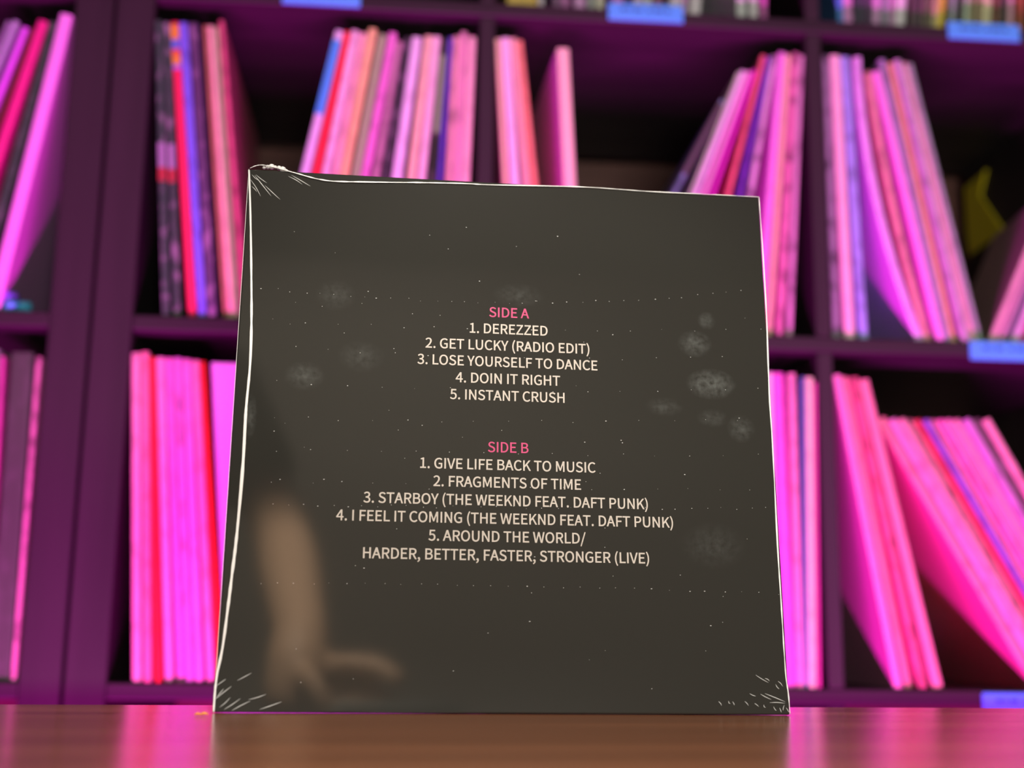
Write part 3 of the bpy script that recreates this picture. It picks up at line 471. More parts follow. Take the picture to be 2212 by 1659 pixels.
# ---------------------------------------------------------------- the room
def struct(name, a0, a1, i0, i1, z0, z1, mat):
    o = obj(name, bx(a0, a1, i0, i1, z0, z1), mat, kind='structure')
    o.location = (SO.x, SO.y, 0)
    o.rotation_euler = (0, 0, SY)
    return o

A0, A1_, I0, I1 = -1.75, 2.35, -3.3, 0.50        # room limits in shelf coordinates
struct('floor', A0, A1_, I0, I1, -0.05, 0.0, M_FLOOR)
struct('ceiling', A0, A1_, I0, I1, 2.45, 2.50, M_CEIL)
struct('wall_back', A0, A1_, I1, I1 + 0.08, 0.0, 2.45, M_DARKWALL)
struct('wall_front', A0, A1_, I0 - 0.08, I0, 0.0, 2.45, M_WALL)
struct('wall_left', A0 - 0.08, A0, I0, I1, 0.0, 2.45, M_SIDE)
struct('wall_right', A1_, A1_ + 0.08, I0, I1, 0.0, 2.45, M_SIDE)
struct('trim_1', A0, A1_, 0.42, I1, 0.0, SO.z + 0.705, M_WAINS)      # wood wainscot ledge behind the shelf

# ---------------------------------------------------------------- cube shelving units
T, CELL, FR, DEP, GAPU = 0.016, 0.335, 0.038, 0.39, 0.003
PITCHC = CELL + T
ROW0 = -2                                         # rows below the lower visible cubby
NROWS = 5
def shelving_unit(name, label, a_left, ncols):
    """a_left: inner face of the left side panel"""
    z_bot = ROW0 * PITCHC
    z_top = z_bot + NROWS * PITCHC - T
    wide = ncols * PITCHC - T
    root = thing(name, label, 'shelf', W(a_left, 0, 0) - Vector((0, 0, SO.z)), (0, 0, SY))
    zz = SO.z
    for x0 in (-FR, wide):
        obj('side_panel', bx(x0, x0 + FR, 0, DEP, 0.0, zz + z_top), M_SHELF, root, 0.0015)
    obj('top_panel', bx(-FR, wide + FR, 0, DEP, zz + z_top, zz + z_top + FR), M_SHELFH, root, 0.0015)
    obj('bottom_panel', bx(0, wide, 0, DEP, max(0.0, zz + z_bot - FR), zz + z_bot), M_SHELFH, root, 0.0015)
    for r in range(1, NROWS):
        z = zz + z_bot + r * PITCHC
        obj('shelf_board', bx(0, wide, 0, DEP, z - T, z), M_SHELFH, root, 0.0022, 3)
    for r in range(NROWS):
        z = zz + z_bot + r * PITCHC
        for c in range(1, ncols):
            x = c * PITCHC
            obj('divider', bx(x - T, x, 0.001, DEP - 0.001, z, z + CELL), M_SHELF, root, 0.0015)
    return root

shelving_unit('cube_shelving_unit', 'large black-brown cube shelving unit holding most of the records behind the album', 0.0, 5)
LEFT_W = 2 * PITCHC - T
shelving_unit('cube_shelving_unit', 'second black-brown cube shelving unit ending at the double post on the left',
              -FR - GAPU - FR - LEFT_W, 2)

# blue label holders clipped on the shelf edges
def label_holder(a, b, label, strokes):
    t = thing('label_holder', label, 'label', W(a, -0.0005, b), (0, 0, SY), 'blue label holders on the shelf edges')
    obj('label_plate', bx(-0.0405, 0.0405, -0.003, 0, -0.0098, 0.0098), M_LABEL, t, 0.0012)
    bm = bmesh.new()
    for x0, x1, z in strokes:                     # lettering too blurred to read: short dark strokes
        box(bm, x0, x1, -0.0034, -0.0029, z - 0.0016, z + 0.0016)
    obj('lettering', bm, M_INK, t)

ST = [(-0.027, -0.021, 0.002), (-0.019, -0.016, 0.002), (-0.013, -0.005, 0.002), (0.001, 0.006, 0.002), (0.009, 0.018, 0.002), (0.021, 0.026, 0.002)]
label_holder(0.1693, 0.6965, 'blue label holder at the top edge, farthest left, above the empty dark gap', [])
label_holder(0.5111, 0.6980, 'blue label holder at the top edge, above the dark gap behind the album', ST)
label_holder(0.8836, 0.6972, 'blue label holder on the upper right shelf edge, under the small thin spines', ST)
label_holder(0.8870, 0.3411, 'blue label holder at the right edge on the middle shelf, under the pink records', ST)
label_holder(0.8790, -0.0120, 'blue label holder at the right edge just above the table', ST)

# ---------------------------------------------------------------- records on the shelf
ORD = ['first', 'second', 'third', 'fourth', 'fifth', 'sixth', 'seventh', 'eighth', 'ninth', 'tenth', 'eleventh', 'twelfth',
       'thirteenth', 'fourteenth', 'fifteenth', 'sixteenth', 'seventeenth', 'eighteenth', 'nineteenth', 'twentieth',
       'twenty-first', 'twenty-second', 'twenty-third', 'twenty-fourth']
INFO = {   # key: (base height, inset, where, group)
    'B0L': (PITCHC, 0.003, 'in the row beside the double post', 'records beside the double post, upper row'),
    'B0R': (PITCHC, 0.003, 'in the fan left of the centre divider', 'records left of the divider above the album'),
    'B1L': (PITCHC, 0.003, 'in the row right of the centre divider', 'records right of the divider above the album'),
    'B1S': (PITCHC, 0.003, 'standing alone in the gap above the album', None),
    'B1R': (PITCHC, 0.003, "in the fan behind the album's right corner", "records fanned behind the album's top right corner"),
    'B2L': (PITCHC, 0.003, 'of the upright three right of the divider', 'upright records right of the right divider'),
    'B2R': (PITCHC, 0.003, 'in the slanting row left of the yellow note', 'slanting records left of the yellow note'),
    'B2E': (PITCHC, 0.003, 'in the cut-off row right of the yellow note', 'records right of the yellow note'),
    'C0': (0.0, 0.003, 'in the lower row left of the album', 'records in the lower row left of the album'),
    'C1': (0.0, 0.003, "in the lower row against the album's right edge", 'records in the lower row right of the album'),
    'C2L': (0.0, 0.003, 'of the leaning four in the lower right cubby', 'leaning records in the lower right cubby'),
    'C2R': (0.0, 0.003, 'in the steep lower right row', 'steeply slanted records in the lower right cubby'),
    'LB': (PITCHC, 0.003, 'in the upper row left of the double post', 'records left of the double post, upper row'),
    'LC': (0.0, 0.003, 'in the lower row left of the double post', 'records left of the double post, lower row'),
    'A1': (2 * PITCHC, 0.012, 'in the cropped shelf above the album', 'records on the top shelf above the album'),
    'A1b': (2 * PITCHC, 0.012, 'of the trio at the top edge', 'three records on the top shelf'),
    'A2': (2 * PITCHC, 0.012, 'on the shelf at the upper right corner', 'thin spines on the top shelf, upper right'),
}

def sleeve_bm(t, y0, y1, h, bow, round_front=0.0):
    bm = bmesh.new()
    n = 14 if bow else 1
    rings = []
    for i in range(n + 1):
        u = i / n
        dx = 4 * bow * u * (1 - u)
        r = min(round_front, t * 0.35)
        prof = [(-t / 2, y1), (-t / 2, y0 + r), (-t / 2 + r * 0.3, y0 + r * 0.3), (-t / 2 + r, y0),
                (t / 2 - r, y0), (t / 2 - r * 0.3, y0 + r * 0.3), (t / 2, y0 + r), (t / 2, y1)] if r else \
               [(-t / 2, y1), (-t / 2, y0), (t / 2, y0), (t / 2, y1)]
        rings.append([bm.verts.new((x + dx, y, u * h)) for x, y in prof])
    k = len(rings[0])
    for a, b in zip(rings, rings[1:]):
        for j in range(k):
            bm.faces.new((a[j], a[(j + 1) % k], b[(j + 1) % k], b[j]))
    bm.faces.new(rings[0][::-1])
    bm.faces.new(rings[-1])
    bmesh.ops.recalc_face_normals(bm, faces=bm.faces[:])
    return bm

def band(parent, t, z0, z1, rgb, y=-0.0003):
    m = plain('band_ink', rgb, 0.42)
    obj('colour_band', bx(-t * 0.46, t * 0.46, y, 0.0005, z0, z1), m, parent)

seed = 0
random.seed(21)
for key, recs in RECORDS.items():
    base, inset, where, group = INFO[key]
    for i, (desc, a, tilt, t, h, bow, mottle, rgb, extra) in enumerate(recs):
        seed += 1
        place = where if key == 'B1S' else '%s from left, %s' % (ORD[i], where)
        lab = '%s record, %s' % (desc, place)
        th = math.radians(tilt)
        yaw = 0.0
        if key == 'B1S':
            yaw = math.radians(2.5)
        elif key == 'C2R':
            yaw = math.radians(-4.0)
        elif key == 'LB':
            yaw = math.radians(2.0)
        elif key == 'B2E':
            yaw, h = math.radians(-7.0), 0.185
        lift = t / 2 * abs(math.sin(th)) + 0.0003
        root = thing('record_sleeve', lab, 'record', W(a + math.tan(th) * lift, inset, base + lift))
        root.rotation_euler = (Matrix.Rotation(SY + yaw, 3, 'Z') @ Matrix.Rotation(th, 3, 'Y')).to_euler()
        root.location += root.rotation_euler.to_matrix() @ Vector((0, random.uniform(-0.002, 0.0035), 0))
        if group:
            root['group'] = group
        dep = 0.25 if key == 'A2' else 0.183 if key == 'B2E' else 0.312
        cov = tuple(min(0.9, c * 0.9 + 0.04) for c in rgb) if sum(rgb) > 0.25 else rgb
        if key == 'B1S':
            cov = (0.85, 0.55, 0.85)
        obj('cover', sleeve_bm(t, 0.0022, dep, h, bow), plain('cover_card', cov, 0.35), root)
        obj('spine', sleeve_bm(t, 0.0, 0.0022, h, bow, 0.0026), spine_mat('spine_card', rgb, mottle, seed), root)
        if extra == 'white_marks':
            band(root, t, 0.49 * h, 0.575 * h, (0.34, 0.36, 0.42))
            band(root, t, 0.445 * h, 0.49 * h, (0.45, 0.05, 0.06))
        elif extra == 'rainbow':
            for z0, z1, c in ((0.94, 0.99, (0.8, 0.55, 0.05)), (0.905, 0.94, (0.12, 0.3, 0.7)), (0.885, 0.905, (0.75, 0.15, 0.06)),
                              (0.85, 0.885, (0.8, 0.55, 0.06)), (0.835, 0.85, (0.3, 0.3, 0.75))):
                band(root, t, z0 * h, z1 * h, c)
        elif extra == 'bluetop':
            band(root, t, 0.70 * h, 0.965 * h, (0.07, 0.55, 0.9))
        elif extra == 'tanband':
            band(root, t, 0.66 * h, 0.94 * h, (0.24, 0.5, 0.2))
        elif extra == 'darktop':
            band(root, t, 0.67 * h, 0.985 * h, (0.10, 0.10, 0.09))

# pink album standing turned in the lower left cubby
t = thing('record_sleeve', 'plain bright pink cover turned towards the front beside the album, lower left cubby', 'record',
          W(0.1165, 0.004, 0.0010))
t.rotation_euler = (Matrix.Rotation(SY + math.radians(33), 3, 'Z') @ Matrix.Rotation(math.radians(-6.5), 3, 'Y')).to_euler()
pk = (0.8, 0.62, 0.86)
obj('cover', bx(-0.004, 0.248, 0, 0.004, 0.002, 0.303), plain('pink_cover_card', pk, 0.4), t, 0.001)
obj('spine', bx(-0.006, -0.004, 0, 0.004, 0.002, 0.303), plain('pink_spine_card', pk, 0.4), t)

# ---------------------------------------------------------------- things behind and in the shelf
M_NOTE = plain('yellow_paper', (0.90, 0.76, 0.02), 0.5)
bm = bmesh.new()
out = [(0.384, 0.566), (0.384, 0.664), (0.318, 0.666), (0.340, 0.638), (0.318, 0.612), (0.282, 0.571)]
A = [bm.verts.new((0, i, z - 0.566)) for i, z in out]
B = [bm.verts.new((-0.0025, i, z - 0.566)) for i, z in out]
for k in range(6):
    bm.faces.new((A[k], A[(k + 1) % 6], B[(k + 1) % 6], B[k]))
bm.faces.new(A[::-1]); bm.faces.new(B)
bmesh.ops.recalc_face_normals(bm, faces=bm.faces[:])
nt_ = obj('paper_note', bm, M_NOTE)
nt_.location = W(3 * PITCHC - T - 0.0002, 0, 0.566)
nt_.rotation_euler = (0, 0, SY)
tag(nt_, 'cut yellow paper note stuck inside the right cubby behind the slanting records', 'note')

random.seed(5)
def lump(bm, cx, cy, cz, r, squash=0.8):
    res = bmesh.ops.create_icosphere(bm, subdivisions=3, radius=r, matrix=Matrix.Translation((cx, cy, cz)))
    for v in res['verts']:
        d = (v.co - Vector((cx, cy, cz)))
        k = 1 + 0.16 * math.sin(d.x * 420 + cx * 90) * math.cos(d.z * 380 + cy * 70)
        v.co = Vector((cx, cy, cz)) + Vector((d.x * k, d.y * k, d.z * k * squash))
t = thing('trinket', 'small blue and violet crumpled trinket on the shelf at the left edge', 'trinket', W(-0.122, 0.016, PITCHC + 0.0005), (0, 0, SY))
bm = bmesh.new(); lump(bm, -0.016, 0, 0.0070, 0.0088); lump(bm, 0.014, 0, 0.0066, 0.0082); lump(bm, 0.003, -0.006, 0.006, 0.0075)
obj('base', bm, plain('blue_rubber', (0.10, 0.62, 0.95), 0.35), t, smooth=True)
bm = bmesh.new(); lump(bm, -0.002, 0.002, 0.0165, 0.0095)
obj('top', bm, plain('violet_rubber', (0.25, 0.14, 0.95), 0.35), t, smooth=True)

# ---------------------------------------------------------------- table
TZ = CAM_Z - 0.043955
TYAW = math.atan2(0.83765 - 0.74345, 0.32857 + 0.28986)
root = thing('table', 'dark brown glossy wooden table the album stands on', 'table', (0.0, 0.7876, 0), (0, 0, TYAW))
obj('table_top', bx(-0.95, 0.95, -0.85, 0, TZ - 0.03, TZ), M_TABLE, root, 0.003, 3)
obj('apron', bx(-0.85, 0.85, -0.78, -0.07, TZ - 0.10, TZ - 0.03), M_TABLE, root, 0.002)
for x in (-0.88, 0.88):
    for y in (-0.79, -0.06):
        obj('leg', bx(x - 0.025, x + 0.025, y - 0.025, y + 0.025, 0, TZ - 0.03), M_TABLE, root, 0.003)

# ---------------------------------------------------------------- the album
S = 0.315
AL = thing('record_album', 'black shrink-wrapped album with a pink and cream track list, standing on the table', 'record')
rex = Vector((0.99255457, 0.12180079, 0))
rez = Vector((-0.01155873, 0.09419207, 0.99548694))
rn = Vector((0.1212511, -0.98807511, 0.09489863))
ro = Vector((0.000983, 0.707717, TZ + 0.0005))
AL.matrix_world = Matrix(((rex.x, -rn.x, rez.x, ro.x), (rex.y, -rn.y, rez.y, ro.y), (rex.z, -rn.z, rez.z, ro.z), (0, 0, 0, 1)))

def album_mat():
    m, nt, b = new_mat('black_card_under_film')
    L = nt.links.new
    tc = nt.nodes.new('ShaderNodeTexCoord')
    total = None
    blobs = [(0.112, 0.216, 0.011, 0.009, 0.5), (0.121, 0.191, 0.016, 0.010, 0.7), (0.120, 0.231, 0.006, 0.006, 0.4),
             (0.138, 0.164, 0.009, 0.009, 0.35), (-0.119, 0.187, 0.012, 0.009, 0.38), (-0.148, 0.162, 0.004, 0.014, 0.4),
             (-0.103, 0.237, 0.012, 0.010, 0.22), (-0.087, 0.200, 0.014, 0.010, 0.22), (0.092, 0.176, 0.012, 0.006, 0.25),
             (0.118, 0.094, 0.020, 0.014, 0.18), (0.005, 0.242, 0.016, 0.008, 0.2), (0.121, 0.170, 0.010, 0.006, 0.25)]
    ns = nt.nodes.new('ShaderNodeTexNoise')
    ns.inputs['Scale'].default_value = 260
    ns.inputs['Detail'].default_value = 4
    L(tc.outputs['Object'], ns.inputs['Vector'])
    for x, z, rx, rz, amt in blobs:                # finger smudges on the film
        mp = nt.nodes.new('ShaderNodeMapping')
        mp.vector_type = 'TEXTURE'
        mp.inputs['Location'].default_value = (x, 0, z)
        mp.inputs['Scale'].default_value = (rx, 1, rz)
        L(tc.outputs['Object'], mp.inputs['Vector'])
        gr = nt.nodes.new('ShaderNodeTexGradient')
        gr.gradient_type = 'SPHERICAL'
        L(mp.outputs['Vector'], gr.inputs['Vector'])
        mu = nt.nodes.new('ShaderNodeMath')
        mu.operation = 'MULTIPLY'
        mu.inputs[1].default_value = amt * 0.8
        L(gr.outputs['Fac'], mu.inputs[0])
        if total is None:
            total = mu.outputs[0]
        else:
            ad = nt.nodes.new('ShaderNodeMath')
            ad.operation = 'ADD'
            L(total, ad.inputs[0]); L(mu.outputs[0], ad.inputs[1])
            total = ad.outputs[0]
    mu = nt.nodes.new('ShaderNodeMath'); mu.operation = 'MULTIPLY'
    mr = nt.nodes.new('ShaderNodeMapRange')
    mr.inputs['From Min'].default_value = 0.30; mr.inputs['From Max'].default_value = 0.85
    L(ns.outputs['Fac'], mr.inputs['Value'])
    L(total, mu.inputs[0]); L(mr.outputs['Result'], mu.inputs[1])
    mix = nt.nodes.new('ShaderNodeMix'); mix.data_type = 'RGBA'
    mix.inputs[6].default_value = (0.026, 0.0255, 0.022, 1)
    mix.inputs[7].default_value = (0.26, 0.28, 0.27, 1)
    L(mu.outputs[0], mix.inputs[0])
    L(mix.outputs[2], b.inputs['Base Color'])
    b.inputs['Roughness'].default_value = 0.45
    b.inputs['Specular IOR Level'].default_value = 0.0
    b.inputs['Coat Weight'].default_value = 1.0
    b.inputs['Coat Roughness'].default_value = 0.06
    b.inputs['Coat IOR'].default_value = 1.62
    wv = nt.nodes.new('ShaderNodeTexNoise')
    wv.inputs['Scale'].default_value = 9
    wv.inputs['Detail'].default_value = 1
    L(tc.outputs['Object'], wv.inputs['Vector'])
    bp = nt.nodes.new('ShaderNodeBump')
    bp.inputs['Strength'].default_value = 0.12
    bp.inputs['Distance'].default_value = 0.002
    L(wv.outputs['Fac'], bp.inputs['Height'])
    L(bp.outputs['Normal'], b.inputs['Coat Normal'])
    return m

obj('sleeve', bx(-S / 2, S / 2, 0, 0.0045, 0, S), album_mat(), AL, 0.0008)

M_CREAM = plain('cream_ink', (0.545, 0.495, 0.44), 0.45, 0.2, 0.5, 0.12)
M_PINK = plain('pink_ink', (0.55, 0.072, 0.185), 0.45, 0.2, 0.5, 0.12)
FONT_EM = 0.0231
def outline(s):
    """closed Bezier contour -> polyline"""
    n = len(s) // 6
    P = [[(s[6 * i + 2 * j], s[6 * i + 2 * j + 1]) for j in range(3)] for i in range(n)]
    out = []
    for i in range(n):
        a, ha, hb, b2 = P[i][1], P[i][2], P[(i + 1) % n][0], P[(i + 1) % n][1]
        dx, dy = b2[0] - a[0], b2[1] - a[1]
        ln = math.hypot(dx, dy)
        if ln < 1e-6:
            continue
        dev = max(abs(dx * (h[1] - a[1]) - dy * (h[0] - a[0])) / ln for h in (ha, hb))
        k = 1 if dev < 0.002 else 6
        for q in range(k):
            t = q / k
            u = 1 - t
            out.append(tuple(u ** 3 * a[c] + 3 * u * u * t * ha[c] + 3 * u * t * t * hb[c] + t ** 3 * b2[c] for c in (0, 1)))
    return out

def area2(o):
    return sum(o[i - 1][0] * o[i][1] - o[i][0] * o[i - 1][1] for i in range(len(o)))

def embolden(o, d):
    n = len(o)
    res = []
    for i in range(n):
        p0, p, p1 = o[i - 1], o[i], o[(i + 1) % n]
        e0 = Vector((p[0] - p0[0], p[1] - p0[1])).normalized()
        e1 = Vector((p1[0] - p[0], p1[1] - p[1])).normalized()
        n0, n1 = Vector((e0.y, -e0.x)), Vector((e1.y, -e1.x))
        m = n0 + n1
        if m.length < 0.2:
            m = n0
        m.normalize()
        k = min(1.6, 1 / max(0.3, m.dot(n0)))
        res.append((p[0] + m.x * d * k, p[1] + m.y * d * k))
    return res

def text_line(name, txt, xl, xr, zb, mat):
    cu = bpy.data.curves.new(name, 'CURVE')
    cu.dimensions = '2D'
    cu.fill_mode = 'BOTH'
    cu.extrude = 0.00004
    adv = sum(GLYPHS[c][0] for c in txt)
    xs = (xr - xl) / ((adv - 0.035) * FONT_EM)
    pen = -0.02
    for ch in txt:
        w, spl = GLYPHS[ch]
        outs = [outline(s) for s in spl]
        if outs:
            big = max(outs, key=lambda o: abs(area2(o)))
            sgn = 1 if area2(big) > 0 else -1
            for o in outs:
                o = embolden(o, 0.0042 * sgn)
                sp = cu.splines.new('POLY')
                sp.points.add(len(o) - 1)
                sp.use_cyclic_u = True
                for p, (x, y) in zip(sp.points, o):
                    p.co = ((x + pen) * FONT_EM * xs, y * FONT_EM, 0, 1)
        pen += w
    tmp = bpy.data.objects.new(name, cu)
    COL.objects.link(tmp)
    bpy.context.view_layer.update()
    me = bpy.data.meshes.new_from_object(tmp.evaluated_get(bpy.context.evaluated_depsgraph_get()))
    bpy.data.objects.remove(tmp)
    bpy.data.curves.remove(cu)
    me.materials.clear()
    me.materials.append(mat)
    me.transform(Matrix.Rotation(PI / 2, 4, 'X'))
    me.transform(Matrix.Translation((xl, -0.0001, zb)))
    o = bpy.data.objects.new(name, me)
    return lnk(o, AL)

for nm, txt, xl, xr, zb in (
        ('side_heading', 'SIDE A', -0.0123, 0.0110, 0.2277), ('track_title', '1. DEREZZED', -0.0241, 0.0225, 0.2173),
        ('track_title', '2. GET LUCKY (RADIO EDIT)', -0.0496, 0.0478, 0.2070), ('track_title', '3. LOSE YOURSELF TO DANCE', -0.0540, 0.0522, 0.1969),
        ('track_title', '4. DOIN IT RIGHT', -0.0315, 0.0295, 0.1866), ('track_title', '5. INSTANT CRUSH', -0.0347, 0.0326, 0.1763),
        ('side_heading', 'SIDE B', -0.0126, 0.0107, 0.1454), ('track_title', '1. GIVE LIFE BACK TO MUSIC', -0.0516, 0.0497, 0.1350),
        ('track_title', '2. FRAGMENTS OF TIME', -0.0435, 0.0412, 0.1247), ('track_title', '3. STARBOY (THE WEEKND FEAT. DAFT PUNK)', -0.0825, 0.0804, 0.1143),
        ('track_title', '4. I FEEL IT COMING (THE WEEKND FEAT. DAFT PUNK)', -0.0972, 0.0949, 0.1039),
        ('track_title', '5. AROUND THE WORLD/', -0.0456, 0.0431, 0.0936), ('track_title', 'HARDER, BETTER, FASTER, STRONGER (LIVE)', -0.0823, 0.0802, 0.0830)):
    text_line(nm, txt, xl, xr, zb, M_PINK if nm == 'side_heading' else M_CREAM)

# shrink wrap: seams with their highlight put into a white colour, corner creases, vent holes
M_FILM = plain('film_edge_glint', (0.88, 0.88, 0.86), 0.18, 0.8)
def film_soft():
    m, nt, b = new_mat('film_crease')
    b.inputs['Base Color'].default_value = (0.85, 0.86, 0.84, 1)
    b.inputs['Roughness'].default_value = 0.2
    b.inputs['Alpha'].default_value = 0.5
    return m
M_CREASE = film_soft()
def smooth_line(pts, n=5):
    out = []
    for i in range(len(pts) - 1):
        p0, p1, p2, p3 = (Vector(pts[max(0, min(len(pts) - 1, j))]) for j in (i - 1, i, i + 1, i + 2))
        for k in range(n):
            u = k / n
            out.append(0.5 * ((2 * p1) + (p2 - p0) * u + (2 * p0 - 5 * p1 + 4 * p2 - p3) * u * u + (3 * p1 - p0 - 3 * p2 + p3) * u ** 3))
    out.append(Vector(pts[-1]))
    return out
random.seed(11)
def seam(pts, r0, jit, y=-0.0006):
    L = smooth_line([(x, y, z) for x, z in pts])
    n = len(L)
    rad = [r0 * (0.85 + jit * random.uniform(-1, 1)) * (0.6 + 0.4 * math.sin(PI * min(1, max(0, i / (n - 1))))) for i in range(n)]
    return tube(bmesh.new(), L, rad, 8, 0.6)
obj('wrap_seam', seam(SEAM_LEFT, 0.0011, 0.14), M_FILM, AL, smooth=True)
obj('wrap_seam', seam(SEAM_TOP, 0.00042, 0.4), M_FILM, AL, smooth=True)
obj('wrap_seam', seam(SEAM_RIGHT, 0.0005, 0.4), M_FILM, AL, smooth=True)
obj('wrap_seam', tube(bmesh.new(), [(-S / 2 - 0.0002, 0.0002, z * S / 12) for z in range(13)], 0.00022, 6), M_CREASE, AL, smooth=True)
for x0, z0, x1, z1 in CREASES:
    p0, p1 = Vector((x0, -0.0002, z0)), Vector((x1, -0.0002, z1))
    mid = (p0 + p1) / 2 + Vector((random.uniform(-1, 1), 0, random.uniform(-1, 1))) * 0.0004
    ln = (p1 - p0).length
    r = min(0.00055, max(0.0002, 0.010 * ln + 0.0001))
    L = smooth_line([p0, mid, p1], 6)
    n = len(L)
    rad = [r * (0.12 + 0.88 * math.sin(PI * i / (n - 1))) for i in range(n)]
    obj('wrap_crease', tube(bmesh.new(), L, rad, 6, 0.5), M_CREASE, AL, smooth=True)
bm = bmesh.new()
for x, z in DOTS:
    r = random.choice((0.00014, 0.0002, 0.0002, 0.0003))
    bmesh.ops.create_icosphere(bm, subdivisions=1, radius=r, matrix=Matrix.Translation((x, -0.0001, z)) @ Matrix.Diagonal((random.uniform(1, 1.8), 0.5, 1, 1)))
vh = obj('wrap_vent_holes', bm, M_CREASE, AL, kind='stuff')

# torn corner of film sticking up at the top left
bm = bmesh.new()
for k in range(7):
    x = -0.149 + 0.0022 * k
    lump(bm, x, 0.0015, 0.3165 + 0.0016 * math.sin(k * 0.55 + 0.3), 0.0011 + 0.0004 * (k % 3), 0.9)
obj('wrap_corner', bm, M_FILM, AL, smooth=True)

# orange shred at the album's lower left corner
bm = bmesh.new()
tube(bm, [(-0.004, 0, 0.0007), (-0.0025, 0.001, 0.0012), (-0.001, 0.0, 0.0008), (0.0008, 0.0005, 0.0014), (0.003, 0.0, 0.0010)],
     [0.0004, 0.0007, 0.0005, 0.0008, 0.0003], 6)
sh = obj('paper_shred', bm, plain('orange_paper', (0.8, 0.30, 0.02), 0.5), smooth=True)
sh.location = (-0.1555, 0.664, TZ)
tag(sh, 'tiny orange shred on the table at the album lower left corner', 'scrap')

# ---------------------------------------------------------------- the photographer and phone (mirrored in the film)
M_SKIN = plain('skin', (0.62, 0.40, 0.27), 0.5, 0.35)
M_SHIRT = plain('dark_brown_shirt', (0.05, 0.042, 0.036), 0.85, 0.2)
M_TROUS = plain('dark_trousers', (0.03, 0.032, 0.04), 0.85, 0.2)
M_SHOE = plain('black_shoes', (0.03, 0.03, 0.03), 0.5)
M_HAIR = plain('dark_hair', (0.03, 0.02, 0.015), 0.6)
M_EYE = plain('eye', (0.7, 0.68, 0.65), 0.2)
M_PUPIL = plain('pupil', (0.02, 0.015, 0.01), 0.2)

def ell(bm, c, r, rot=(0, 0, 0), sub=3):
    m = Matrix.Translation(Vector(c)) @ Euler(rot).to_matrix().to_4x4() @ Matrix.Diagonal((r[0], r[1], r[2], 1))
    bmesh.ops.create_icosphere(bm, subdivisions=sub, radius=1.0, matrix=m)

def limb(bm, pts, rads, n=12):
    P = smooth_line(pts, 4)
    R = []
    for i in range(len(rads) - 1):
        for k in range(4):
            u = k / 4
            R.append(rads[i] * (1 - u) + rads[i + 1] * u)
    R.append(rads[-1])
    d = (Vector(pts[-1]) - Vector(pts[0])).normalized()
    ref = Vector((1, 0, 0)) if abs(d.x) < 0.8 else Vector((0, 1, 0))
    tube(bm, P, R, n, 1.0, ref)
    for p, r in ((P[0], R[0]), (P[-1], R[-1])):
        ell(bm, p, (r, r, r), sub=2)

def fused(name, bm, mat, parent, voxel=0.006):
    o = obj(name, bm, mat, parent, smooth=True)
    m = o.modifiers.new('fuse', 'REMESH')
    m.mode = 'VOXEL'
    m.voxel_size = voxel
    m.use_smooth_shade = True
    s = o.modifiers.new('soften', 'SMOOTH')
    s.factor = 0.5
    s.iterations = 4
    return o

PX, PY = -0.34, -0.60
pr = thing('person', 'person mirrored in the album film, bare forearm reaching down to hold a phone', 'person', (PX, PY, 0))
def q(x, y, z):
    return (x - PX, y - PY, z)
SHR, ELR, WRR = q(-0.165, -0.42, 1.37), q(-0.075, -0.25, 1.12), q(-0.048, -0.075, 0.935)
SHL, ELL_, WRL = q(-0.515, -0.44, 1.37), q(-0.57, -0.50, 1.08), q(-0.55, -0.40, 0.84)
bm = bmesh.new()
# trunk, neck, head
limb(bm, [q(PX, -0.60, 0.93), q(PX, -0.57, 1.10), q(PX, -0.50, 1.28), q(PX, -0.46, 1.38)], [0.135, 0.125, 0.14, 0.10])
limb(bm, [q(-0.20, -0.44, 1.365), q(PX, -0.46, 1.37), q(-0.48, -0.45, 1.365)], [0.062, 0.085, 0.062])
limb(bm, [q(PX, -0.455, 1.40), q(PX, -0.425, 1.50)], [0.058, 0.054])
ell(bm, q(PX, -0.415, 1.620), (0.076, 0.096, 0.100), (-0.25, 0, 0))
ell(bm, q(PX, -0.375, 1.565), (0.056, 0.066, 0.066), (-0.25, 0, 0))
ell(bm, q(PX, -0.315, 1.585), (0.013, 0.020, 0.024), (-0.35, 0, 0), 2)
ell(bm, q(PX, -0.322, 1.548), (0.026, 0.012, 0.007), (0, 0, 0), 2)
for s in (-1, 1):
    ell(bm, q(PX + s * 0.078, -0.42, 1.595), (0.010, 0.020, 0.032), (0, 0, 0), 2)
    ell(bm, q(PX + s * 0.030, -0.335, 1.628), (0.022, 0.012, 0.008), (0, 0, 0), 2)
# arms
limb(bm, [SHR, q(-0.125, -0.33, 1.24), ELR, q(-0.058, -0.17, 1.03), WRR], [0.058, 0.046, 0.036, 0.038, 0.031])
limb(bm, [SHL, q(-0.545, -0.48, 1.22), ELL_, q(-0.565, -0.455, 0.97), WRL], [0.058, 0.050, 0.042, 0.039, 0.027])
# legs
for s in (-1, 1):
    limb(bm, [q(PX + s * 0.09, -0.60, 0.93), q(PX + s * 0.10, -0.585, 0.50), q(PX + s * 0.10, -0.62, 0.30), q(PX + s * 0.10, -0.63, 0.08)],
         [0.088, 0.060, 0.055, 0.038])
